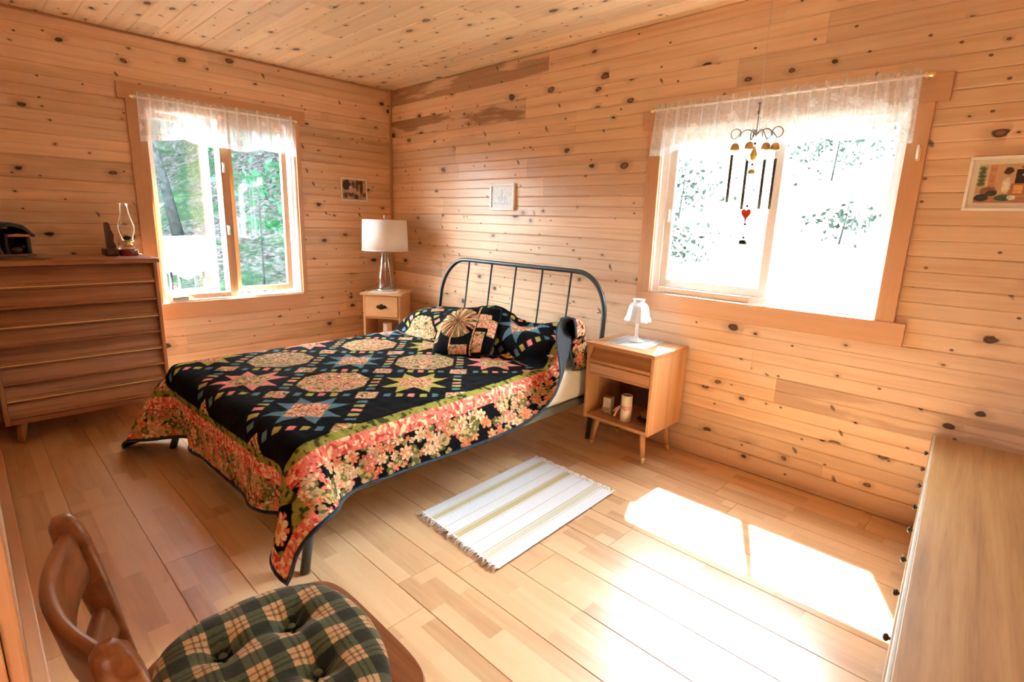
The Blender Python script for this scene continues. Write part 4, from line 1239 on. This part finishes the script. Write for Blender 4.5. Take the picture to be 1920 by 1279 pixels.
# oil lamp on its bracket
ol = thing('oil_lamp', 'glass chimney oil lamp with dark red font on the tall dresser', 'oil lamp', (.235, -2.165, DZT), 0)
MB().lathe([(.001, 0), (.05, 0), (.054, .005), (.055, .034), (.053, .038), (.001, .038)], n=32).build('font', 'oil_red', ol)
MB().lathe([(.054, .038), (.052, .05), (.040, .060), (.024, .066), (.02, .07), (.001, .071)], n=32).build('font_shoulder', 'lampglass', ol)
MB().lathe([(.001, .066), (.024, .066), (.026, .072), (.02, .078), (.016, .086), (.034, .092), (.036, .097), (.001, .097)], n=28).build('collar', 'brass', ol)
MB().lathe([(.001, .097), (.022, .097), (.024, .118), (.012, .130), (.001, .132)], n=24).build('burner', 'knob_dark', ol)
MB().lathe([(.032, .097), (.034, .12), (.046, .16), (.047, .19), (.038, .225), (.026, .262), (.023, .30), (.024, .33), (.0225, .33), (.0215, .30), (.0245, .262), (.0365, .225), (.0455, .19), (.0445, .16), (.0325, .12), (.0305, .097)], n=36).build('chimney', 'lampglass', ol)
ob = thing('lamp_bracket', 'dark reddish wooden wall bracket behind the oil lamp', 'bracket', (.20, -2.245, DZT), 0)
MB().box(-.06, .07, -.05, .02, 0, .045, .008).build('foot', 'dark_wood', ob)
MB().prism([(-.03, .045), (.018, .045), (.018, .06), (.006, .09), (.012, .13), (0, .165), (-.004, .2), (-.012, .21), (-.026, .21), (-.03, .19)], 0, -.02, .02).build('back_post', 'dark_wood', ob)
# log stable ornament on a lace runner
rn = thing('lace_runner', 'faded lace runner lying under the log stable', 'runner', (.22, -2.72, DZT), 0)
n = 40
a_, b_ = np.meshgrid(np.linspace(-1, 1, n), np.linspace(-1, 1, n), indexing='ij')
ed = np.maximum(np.abs(a_), np.abs(b_))
grid_mesh('cloth', np.stack([a_ * .17, b_ * .165 * (1 + .02 * np.sin(a_ * 25)), .004 + .006 * np.abs(np.sin(b_ * 5 + a_ * 3)) * (ed > .6)], -1), 'runner', rn)
st = thing('log_stable', 'dark log stable ornament at the left end of the tall dresser', 'ornament', (.20, -2.745, DZT + .0115), math.radians(14))
MB().box(-.10, .10, -.11, .10, 0, .012, .003).build('base', 'house_brown', st)
MB().box(-.105, -.09, -.105, .095, .012, .15).box(-.09, .085, -.105, -.085, .012, .115).box(-.09, .06, .075, .095, .012, .12).build('inner_wall', 'house_dark', st)
roof = [(-.12, .115), (-.125, .125), (-.06, .178), (.0, .19), (.055, .176), (.105, .118), (.10, .108), (.05, .155), (0, .17), (-.055, .155)]
MB().prism([(p[0], p[1]) for p in roof], 0, -.11, .11).build('roof', 'house_dark', st)
for k in range(5):
    MB().tube([(-.10, -.095, .026 + k * .02), (.10, -.095, .026 + k * .02)], .0105, 10).build('log', 'house_dark', st)
    MB().tube([(.10, -.095, .026 + k * .02), (.104, -.095, .026 + k * .02)], .0085, 10).build('log_end', 'house_tan', st)
    MB().tube([(-.10, -.09, .026 + k * .02), (-.10, .075, .026 + k * .02)], .0105, 10).build('log', 'house_brown', st)
for yy in (-.02, .075):
    MB().tube([(.09, yy, .012), (.088, yy - .006, .06), (.092, yy, .125)], [.011, .009, .010], 8).build('post', 'house_dark', st)
MB().prism([(-.02, .11), (.085, .11), (.08, .122), (.03, .127), (-.015, .122)], 0, .096, .106).build('name_board', 'house_tan', st)
MB().ball((.05, .03, .035), .018, 12, (1, 1.5, .9)).tube([(.05, .01, .02), (.05, .01, .012)], .004, 6).tube([(.05, .05, .02), (.05, .05, .012)], .004, 6).ball((.062, .058, .05), .009, 10).build('animal', 'house_brown', st)
MB().ball((.06, -.055, .055), .012, 10).tube([(.06, -.055, .012), (.06, -.055, .05)], [.022, .010], 10).build('figure', 'house_brown', st)

# ------------------------------------------------------------------ curtains
def valance(name, label, L, drop, loc, rz, rod_l, seed, nf, scal, wall):
    t = thing(name, label, 'curtain', loc, rz)
    n, m = 420, 60
    s = np.linspace(0, 1, n)[:, None] * np.ones((1, m))
    q = np.ones((n, 1)) * np.linspace(0, 1, m)[None]
    fold = .011 * np.sin(2 * PI * nf * s + 1.5 * np.sin(9 * s)) + .004 * np.sin(2 * PI * nf * 2.3 * s + 2)
    amp = np.clip(.35 + .9 * q, 0, 1)
    arc = np.abs(np.sin(PI * scal * s))
    bot = drop * (1 - .07 * (1 - arc)) + .012 * np.sin(2 * PI * 1.5 * s + seed)
    endd = np.maximum(0, 1 - s / .09) + np.maximum(0, 1 - (1 - s) / .06)
    bot = bot + .03 * endd
    top = .028
    z = top - q * (top + bot) + .006 * np.sin(2 * PI * nf * 1.7 * s) * np.clip(1 - q * 9, 0, 1)
    y = -(fold * amp) - .01 * endd * q * 2
    x = (s - .5) * L * (1 + .02 * (q - .3))
    grain = vnoise(s * 90, q * 30, seed) * .15
    fl = np.zeros_like(s)
    r_ = np.random.default_rng(seed)
    for _ in range(int(26 * L)):
        cs_, cq = r_.random(), r_.uniform(.25, .8)
        dd = np.hypot((s - cs_) * L, (q - cq) * drop)
        an = np.arctan2((q - cq) * drop, (s - cs_) * L)
        fl = np.maximum(fl, (dd < .02 * (.6 + .4 * np.abs(np.cos(2.5 * an)))) * 1.0)
    hem = np.clip((q - .86) / .04, 0, 1) * (.55 + .45 * (np.sin(s * L * 420) > 0))
    dens = np.clip(.50 + grain + .28 * fl + .35 * hem + .3 * (np.abs(q - .1) < .025) + .25 * (np.cos(2 * PI * nf * s + 1.5 * np.sin(9 * s)) > .9), 0, .92)
    grid_mesh('cloth', np.stack([x, y, z], -1), 'lace', t, np.repeat(dens[..., None], 3, -1))
    rd = thing('curtain_rod', rod_l, 'curtain rod', loc, rz)
    MB().tube([(-L / 2 - .02, 0, 0), (L / 2 + .02, 0, 0)], .0055, 10).build('rod', 'white', rd)
    for sg in (-1, 1):
        MB().ball((sg * (L / 2 + .028), 0, 0), .010, 12, (1.4, 1, 1)).build('finial', 'brass', rd)
        MB().box(sg * (L / 2 + .008) - .006, sg * (L / 2 + .008) + .006, .0, wall, -.006, .012, .002).build('bracket', 'brass', rd)
    return t
valance('lace_valance', 'sheer white lace valance over the wide slider window', 1.22, .245, (3.402, -.08, 1.968), 0, 'thin brass curtain rod above the slider window', 4, 17, 7, .056)
valance('lace_valance', 'sheer white lace valance over the casement window', 1.035, .265, (.08, -1.478, 2.05), PI / 2, 'thin brass curtain rod above the casement window', 9, 12, 4, .056)
hk = thing('curtain_hook', 'small white and brass hook on the right slider casing', 'hook', (4.035, -.02, 1.655), 0)
MB().box(-.009, .009, -.006, 0, -.02, .035, .003).build('plate', 'brass', hk)
MB().tube([(0, -.006, -.005), (0, -.022, -.005), (0, -.028, .01), (0, -.027, .045)], .006, 8).build('prong', 'white', hk)

# ------------------------------------------------------------------ wind chime hanging before the slider
WC = thing('wind_chime', 'wind chime with dark tubes and red glass heart before the slider', 'wind chime', (3.495, -.42, 0), 0)
def ch(*a): return MB().tube(*a)
ch([(0, 0, 1.86), (0, 0, H)], .0016, 6).build('cord', 'twine_w', WC)
ch([(0, 0, 1.73), (.001, 0, 1.86)], .0022, 6).ball((0, 0, 1.865), .006, 8).ball((0, 0, 1.83), .007, 8, (.8, .8, 1.6)).build('hanger', 'wire', WC)
sc_ = MB()
for a0, R0 in ((0.25, .085), (PI + .15, .085), (.9, .05), (PI - .9, .05)):
    pts = []
    for k in range(26):
        q = k / 25
        r_ = R0 * min(1, q * 1.8)
        if q < .55:
            p = (r_, 1.735 + .03 * math.sin(q / .55 * PI) - .02 * q)
        else:
            u_ = (q - .55) / .45 * 1.7 * PI
            p = (R0 * .99 + .024 * (math.sin(u_)) * (1 - .35 * (q - .55)), 1.724 + .024 * (1 - math.cos(u_)) * (1 - .3 * (q - .55)) - .002)
        pts.append((p[0] * math.cos(a0), p[0] * math.sin(a0), p[1]))
    MB().tube(pts, .0021, 6).build('scroll_wire', 'wire', WC)
for i, (bx_, by_, bz_) in enumerate([(-.082, -.012, 1.690), (-.035, .03, 1.698), (.038, .03, 1.690), (.082, .016, 1.684)]):
    bl = MB().lathe([(.001, .016), (.010, .014), (.017, .004), (.019, -.008), (.022, -.014), (.018, -.012), (.012, 0), (.001, .006)], (bx_, by_, bz_), 16).build('bell', 'bell', WC)
    ch([(bx_, by_, bz_ + .016), (bx_, by_, bz_ + .04)], .0013, 5).build('link', 'wire', bl)
    ch([(bx_ + .006 * math.cos(t_), by_, bz_ - .03 + .012 * math.sin(t_)) for t_ in np.linspace(0, 2 * PI, 13)[:-1]], .0012, 5, True).build('ring', 'wire', bl)
for x_, y_, z1_, z0_ in ((-.088, -.02, 1.655, 1.448), (-.033, .02, 1.632, 1.418), (.044, .02, 1.632, 1.42), (.089, .02, 1.634, 1.42)):
    tb = ch([(x_, y_, z0_), (x_, y_, z1_)], .0062, 12).build('tube', 'chime', WC)
    ch([(x_, y_, z1_), (x_ * .95, y_, 1.70)], .0007, 4).build('thread', 'twine_w', tb)
ch([(0, 0, 1.735), (0, 0, 1.27)], .0008, 5).build('center_thread', 'wire', WC)
MB().lathe([(.001, 1.69), (.008, 1.675), (.017, 1.652), (.012, 1.635), (.001, 1.625)], n=6).build('crystal', 'amber', WC)
for zz in (1.70, 1.612, 1.432, 1.352, 1.292):
    MB().ball((0, 0, zz), .0055, 10).build('bead', 'bead', WC)
MB().lathe([(.001, 1.592), (.012, 1.588), (.016, 1.575), (.014, 1.572), (.001, 1.58)], n=14).build('small_bell', 'bell', WC)
ch([(.025 * math.sin(t_) ** 3 * 1.0, 0, 1.505 + .04 * (.8125 * math.cos(t_) - .3125 * math.cos(2 * t_) - .125 * math.cos(3 * t_) - .06 * math.cos(4 * t_))) for t_ in np.linspace(0, 2 * PI, 30)[:-1]], .0013, 5, True).build('wire_heart', 'wire', WC)
hp = [(.021 * math.sin(t_) ** 3, 1.398 + .028 * (.8125 * math.cos(t_) - .3125 * math.cos(2 * t_) - .125 * math.cos(3 * t_) - .06 * math.cos(4 * t_)) - (.012 if math.cos(t_) < -.9 else 0)) for t_ in np.linspace(0, 2 * PI, 31)[:-1]]
MB().prism(hp, 1, -.006, .006).build('glass_heart', 'red_glass', WC)
MB().lathe([(.001, 1.282), (.014, 1.28), (.018, 1.270), (.017, 1.262), (.001, 1.268)], n=14).build('bottom_bell', 'black_iron', WC)

# ------------------------------------------------------------------ pictures
def picture(name, label, w_, h_, fr_, dep, loc, rz, fm, mm, mw, col):
    t = thing(name, label, 'picture', loc, rz)
    # local: x right, z up, -y towards the viewer
    for a in ((-w_ / 2, w_ / 2, -dep, 0, h_ / 2 - fr_, h_ / 2), (-w_ / 2, w_ / 2, -dep, 0, -h_ / 2, -h_ / 2 + fr_), (-w_ / 2, -w_ / 2 + fr_, -dep, 0, -h_ / 2 + fr_, h_ / 2 - fr_), (w_ / 2 - fr_, w_ / 2, -dep, 0, -h_ / 2 + fr_, h_ / 2 - fr_)):
        box('frame_bar', fm, t, *a, bev=.003)
    box('mat_board', mm, t, -w_ / 2 + fr_, w_ / 2 - fr_, -dep * .55, -dep * .3, -h_ / 2 + fr_, h_ / 2 - fr_, bev=0)
    nx, nz = col.shape[:2]
    iw, ih = w_ / 2 - fr_ - mw, h_ / 2 - fr_ - mw
    a_, b_ = np.meshgrid(np.linspace(-iw, iw, nx), np.linspace(-ih, ih, nz), indexing='ij')
    grid_mesh('print', np.stack([a_, np.full_like(a_, -dep * .55 - .001), b_], -1), 'print', t, col, smooth=False)
    return t
def canvas(nx, nz):
    return np.meshgrid(np.linspace(0, 1, nx), np.linspace(0, 1, nz), indexing='ij')
# sepia garden scene
x_, z_ = canvas(90, 70)
c = np.broadcast_to(srgb(188, 160, 132), x_.shape + (3,)).copy()
tx = vnoise(x_ * 14, z_ * 14, 71)[..., None]
c = c * (.6 + .7 * tx)
def blob(c, x_, z_, cx, cz_, rx, rz_, col, seed=0, edge=.5):
    m = ((x_ - cx) / rx) ** 2 + ((z_ - cz_) / rz_) ** 2 + edge * (vnoise(x_ * 22, z_ * 22, seed + 3) - .5) < 1
    c[m] = np.asarray(col) * (.7 + .5 * vnoise(x_ * 30, z_ * 30, seed))[m][:, None]
for q in ((.18, .72, .17, .26, (74, 58, 58)), (.45, .75, .07, .2, (98, 80, 66)), (.62, .7, .08, .28, (110, 84, 64)), (.8, .6, .07, .32, (92, 60, 50)), (.75, .88, .13, .09, (84, 62, 52)), (.36, .25, .13, .12, (104, 84, 66)), (.58, .14, .10, .12, (92, 60, 46)), (.13, .2, .1, .14, (110, 88, 72)), (.92, .25, .08, .1, (120, 92, 76)), (.36, .52, .09, .2, (214, 180, 150)), (.55, .45, .05, .1, (206, 170, 142))):
    blob(c, x_, z_, *q[:4], srgb(*q[4]), int(q[0] * 50))
picture('garden_print', 'small sepia garden print on the window wall near the corner', .258, .196, .008, .012, (.003, -.399, 1.563), PI / 2, 'frame_w', 'mattboard', .006, c)
# pale framed print above the headboard
x_, z_ = canvas(60, 60)
c = np.broadcast_to(srgb(226, 232, 236), x_.shape + (3,)).copy() * (.88 + .2 * vnoise(x_ * 18, z_ * 18, 81))[..., None]
for q in ((.5, .55, .07, .3), (.35, .4, .05, .2), (.65, .4, .05, .2), (.5, .15, .4, .06)):
    blob(c, x_, z_, *q, srgb(206, 216, 224), 4)
picture('pale_print', 'pale print in a white frame on the wall above the headboard', .262, .198, .022, .02, (1.499, -.002, 1.51), 0, 'frame_w', 'frame_w', .004, c)
# still life with cupboard
x_, z_ = canvas(170, 90)
c = np.broadcast_to(srgb(206, 170, 132), x_.shape + (3,)).copy() * (.93 + .12 * vnoise(x_ * 9, z_ * 9, 91))[..., None]
m = z_ < .16; c[m] = srgb(178, 130, 100)
def rect(x0, x1, z0, z1, col, sd=1, var=.35):
    m = (x_ > x0) & (x_ < x1) & (z_ > z0) & (z_ < z1)
    c[m] = srgb(*col) * (1 - var / 2 + var * vnoise(x_ * 40, z_ * 40, sd))[m][:, None]
rect(0, .06, .42, 1, (176, 176, 140)); rect(.06, .075, .3, 1, (222, 196, 160)); rect(.08, .12, .3, 1, (196, 142, 110))
for k in range(5): blob(c, x_, z_, .03, .5 + .1 * k, .025, .05, srgb(96, 100, 66), k)
rect(.25, .42, .5, .86, (58, 44, 40), 3, .8); rect(.42, .52, .45, .84, (66, 52, 50), 3, .6); rect(.22, .5, .18, .5, (172, 116, 76), 5); rect(.25, .31, .24, .46, (222, 170, 112)); rect(.36, .41, .24, .46, (214, 156, 104))
for q in ((.2, .82, .03, .09, (92, 60, 56)), (.2, .45, .028, .2, (238, 230, 214)), (.09, .32, .06, .1, (150, 92, 80)), (.11, .25, .04, .08, (56, 70, 60)), (.05, .14, .05, .1, (52, 56, 56)), (.2, .13, .06, .09, (70, 96, 84)), (.25, .14, .03, .06, (216, 220, 210)), (.33, .92, .05, .08, (150, 104, 80)), (.39, .94, .05, .07, (84, 62, 52)), (.47, .16, .12, .09, (70, 66, 80)), (.47, .36, .06, .14, (120, 92, 70)), (.48, .6, .015, .16, (170, 96, 66)), (.31, .72, .02, .03, (220, 210, 200)), (.36, .66, .02, .05, (200, 120, 90)), (.6, .5, .06, .2, (150, 150, 90)), (.72, .4, .1, .3, (120, 84, 60)), (.85, .5, .08, .3, (190, 150, 110))):
    blob(c, x_, z_, *q[:4], srgb(*q[4]), int(q[0] * 70))
picture('cupboard_print', 'cream framed still life print with a cupboard right of slider', .52, .212, .012, .018, (4.473, -.002, 1.538), 0, 'frame_w', 'mattboard', .02, c)

# ------------------------------------------------------------------ rug
rg = thing('striped_rug', 'white woven rug with tan stripes and fringe beside the bed', 'rug', (0, 0, 0), 0)
c00, c01, c11, c10 = [np.array(q) for q in ((2.650, -1.605), (2.603, -.785), (3.147, -.797), (3.185, -1.635))]
nx, ny = 160, 120
s, t_ = np.meshgrid(np.linspace(0, 1, nx), np.linspace(0, 1, ny), indexing='ij')
P2 = ((1 - s) * (1 - t_))[..., None] * c00 + (s * (1 - t_))[..., None] * c10 + ((1 - s) * t_)[..., None] * c01 + (s * t_)[..., None] * c11
zz = .009 + .0012 * vnoise(s * 9, t_ * 12, 5) + .0008 * np.sin(t_ * 420)
C2 = np.broadcast_to(srgb(216, 217, 222), s.shape + (3,)).copy()
for a0, a1, col in ((.115, .175, (192, 178, 140)), (.445, .505, (188, 172, 130)), (.805, .865, (198, 193, 172))):
    C2[(s > a0) & (s < a1)] = srgb(*col)
for a0 in (.10, .19, .315, .43, .52, .655, .79, .88):
    C2[np.abs(s - a0) < .004] = srgb(184, 174, 142)
grid_mesh('weave', np.concatenate([P2, zz[..., None]], -1), 'rugm', rg, C2)
fm = MB()
rf = random.Random(3)
for (pa, pb, sg) in ((c00, c10, -1), (c01, c11, 1)):
    dv_ = (pb - pa); nn = np.array([dv_[1], -dv_[0]]) / np.linalg.norm(dv_) * (1 if sg == -1 else -1)
    for k in range(120):
        q = pa + dv_ * (k + .5) / 120
        l_ = rf.uniform(.02, .042)
        off = np.array([rf.uniform(-.014, .014), 0])
        p1 = q + nn * l_ * .5 + off * .6
        p2 = q + nn * l_ + off * 1.6
        fm.tube([(*q, .009), (*p1, .012 + rf.uniform(0, .006)), (*p2, .003 + rf.uniform(0, .004))], [.0026, .0022, .0012], 4, cap=False)
o = fm.build('fringe', 'fringe', rg)
o['kind'] = 'stuff'

# ------------------------------------------------------------------ chair with plaid cushion
chr_ = thing('wooden_chair', 'brown wooden chair with two-slat back in the near left corner', 'chair', (3.555, -2.62, 0), 0)
so = []
for k in range(64):
    t0 = 2 * PI * k / 64
    cx_, sy_ = math.cos(t0), math.sin(t0)
    ex = 2 / 5.0
    xx = math.copysign(abs(cx_) ** ex, cx_) * (.235 + .012 * sy_)
    yy = math.copysign(abs(sy_) ** ex, sy_) * .215 + .012
    so.append((xx, yy))
sm = MB()
vs_, fs_ = [], []
for (sc1, z1) in ((.965, .416), (1, .424), (1, .438), (.985, .446)):
    vs_ += [(x * sc1, y * sc1, z1) for x, y in so]
for j in range(3):
    fs_ += [(j * 64 + k, j * 64 + (k + 1) % 64, (j + 1) * 64 + (k + 1) % 64, (j + 1) * 64 + k) for k in range(64)]
fs_ += [tuple(reversed(range(64))), tuple(3 * 64 + k for k in range(64))]
sm.add(vs_, fs_).build('seat', 'chair', chr_)
for sx_ in (-1, 1):
    MB().tube([(sx_ * .185, .165, .42), (sx_ * .205, .195, 0)], [.022, .014], 12).build('leg', 'chair', chr_)
    MB().tube([(sx_ * .18, -.165, .42), (sx_ * .195, -.215, 0)], [.022, .014], 12).build('leg', 'chair', chr_)
def post_y(z): return -.195 - .07 * ((z - .42) / .4) ** 1.2 if z > .42 else -.195
BX = .195
for sx_ in (-1, 1):
    pm = MB()
    zs = [.40, .5, .6, .7, .77, .80, .815]
    vs_, fs_ = [], []
    for i, z1 in enumerate(zs):
        rx = [.02, .02, .021, .023, .024, .020, .010][i]; ry = [.018, .019, .021, .024, .025, .021, .011][i]
        for k in range(16):
            t0 = 2 * PI * k / 16
            vs_.append((sx_ * BX + rx * math.copysign(abs(math.cos(t0)) ** .6, math.cos(t0)), post_y(z1) + ry * math.copysign(abs(math.sin(t0)) ** .6, math.sin(t0)), z1))
    for i in range(len(zs) - 1):
        fs_ += [(i * 16 + k, i * 16 + (k + 1) % 16, (i + 1) * 16 + (k + 1) % 16, (i + 1) * 16 + k) for k in range(16)]
    fs_ += [tuple(reversed(range(16))), tuple((len(zs) - 1) * 16 + k for k in range(16))]
    pm.add(vs_, fs_, True).build('back_post', 'chair', chr_)
for zc, hh, dep in ((.745, .048, .045), (.60, .032, .04)):
    pm = MB()
    n = 17
    vs_, fs_ = [], []
    for k in range(n):
        q = -1 + 2 * k / (n - 1)
        yb = -dep * (1 - q * q)
        for (oy, oz) in ((.010, -1), (.012, -.6), (.012, .6), (.008, .95), (-.004, 1), (-.010, .8), (-.010, -1)):
            z1 = zc + hh * oz
            vs_.append((q * (BX - .008), post_y(zc) + yb + oy - .02 * (oz) * .4, z1))
    for k in range(n - 1):
        fs_ += [(k * 7 + j, k * 7 + (j + 1) % 7, (k + 1) * 7 + (j + 1) % 7, (k + 1) * 7 + j) for j in range(7)]
    fs_ += [tuple(range(7)), tuple(reversed([(n - 1) * 7 + j for j in range(7)]))]
    bm = bmesh.new()
    bv = [bm.verts.new(v) for v in vs_]
    for f in fs_:
        bm.faces.new([bv[i] for i in f])
    bmesh.ops.recalc_face_normals(bm, faces=bm.faces[:])
    pm.bm(bm, True).build('back_slat', 'chair', chr_)
for sx_ in (-1, 1):
    MB().tube([(sx_ * .197, -.19, .2), (sx_ * .195, .18, .2)], .010, 8).build('stretcher', 'chair', chr_)
MB().tube([(-.196, 0, .2), (.196, 0, .2)], .010, 8).build('stretcher', 'chair', chr_)
cu = thing('seat_cushion', 'tufted green and cream plaid cushion on the wooden chair', 'cushion', (3.555, -2.625, .446), math.radians(-4))
n = 230
a_, b_ = np.meshgrid(np.linspace(-1, 1, n), np.linspace(-1, 1, n), indexing='ij')
rad = np.sqrt(a_ ** 2 + b_ ** 2 - a_ ** 2 * b_ ** 2)
x_ = a_ * np.sqrt(1 - b_ ** 2 * .36) * .215
y_ = b_ * np.sqrt(1 - a_ ** 2 * .36) * .200
ed = np.clip((1 - np.abs(a_) ** 5) * (1 - np.abs(b_) ** 5), 0, 1) ** .4
dim = np.zeros_like(a_)
for qx, qy in ((-.07, .06), (.08, .055), (-.075, -.07), (.075, -.075)):
    r2 = (x_ - qx) ** 2 + (y_ - qy) ** 2
    dim += .034 * np.exp(-r2 / .0011) + .010 * np.exp(-r2 / .006)
    an = np.arctan2(y_ - qy, x_ - qx)
    dim += .004 * np.sin(an * 5 + qx * 60) * np.exp(-r2 / .003)
zc = .012 + .062 * ed - dim * ed + .006 * (vnoise(x_ * 22 + 5, y_ * 22, 13) - .5)
# plaid: wide green bands, cream gaps, thin dark lines
def band(t):
    p_ = (t / .074) % 1
    return (p_ < .47), (np.abs(p_ - .68) < .028) | (np.abs(p_ - .84) < .028)
g1, l1 = band(x_ + .02); g2, l2 = band(y_ + .013)
GREEN, DGRN, CRM = srgb(86, 100, 78), srgb(36, 48, 42), srgb(216, 186, 144)
Cp = np.where((g1 & g2)[..., None], DGRN, np.where((g1 | g2)[..., None], GREEN, CRM)).copy()
Cp[l1 & ~(g1 & g2)] *= .45
Cp[l2 & ~(g1 & g2)] *= .45
grid_mesh('top_cover', np.stack([x_, y_, zc], -1), 'plaid', cu, Cp)
grid_mesh('bottom_cover', np.stack([x_, y_, .012 - .011 * ed], -1), 'plaid', cu, Cp, flip=True)
for qx, qy in ((-.07, .06), (.08, .055), (-.075, -.07), (.075, -.075)):
    MB().lathe([(.001, .004), (.007, .003), (.009, 0), (.001, -.002)], (qx, qy, .040), 14).build('button', 'plaidbtn', cu)

# ------------------------------------------------------------------ low dresser along the right edge
LD = thing('low_dresser', 'low wide golden wood dresser top at the right edge of the room', 'dresser', (4.278, -.012, 0), math.radians(4.0))
# local: x into the dresser, -y along its front
LL, LDp = 2.05, .48
box('top', 'birch', LD, .012, LDp, -LL, 0, .437, .458, .003)
box('edge_strip', 'edge_strip', LD, .004, .013, -LL, 0, .436, .4585, .002)
box('edge_lip', 'birch', LD, .0, .0045, -LL, 0, .434, .457, .001)
box('end_panel', 'birch', LD, .01, LDp - .01, -.02, -.0, .05, .437)
box('end_panel', 'birch', LD, .01, LDp - .01, -LL, -LL + .02, .05, .437)
box('back_panel', 'birch', LD, LDp - .02, LDp - .01, -LL + .02, -.02, .05, .437, 0)
box('plinth', 'knob_dark', LD, .03, LDp - .03, -LL + .02, -.02, 0, .05, 0)
for k in range(5):
    y1_ = -.02 - k * .402
    for (z0_, z1_) in ((.06, .432),):
        dr = link('drawer', None, parent=LD)
        box('drawer_front', 'birch', dr, .002, .02, y1_ - .400, y1_ - .002, z0_, z1_, .004)
        for q in (.10, .31):
            MB().tube([(.002, y1_ - q, z1_ - .025), (-.008, y1_ - q, z1_ - .025)], .004, 8).ball((-.009, y1_ - q, z1_ - .025), .0095, 14, (.7, 1, 1)).build('knob', 'knob_dark', dr)
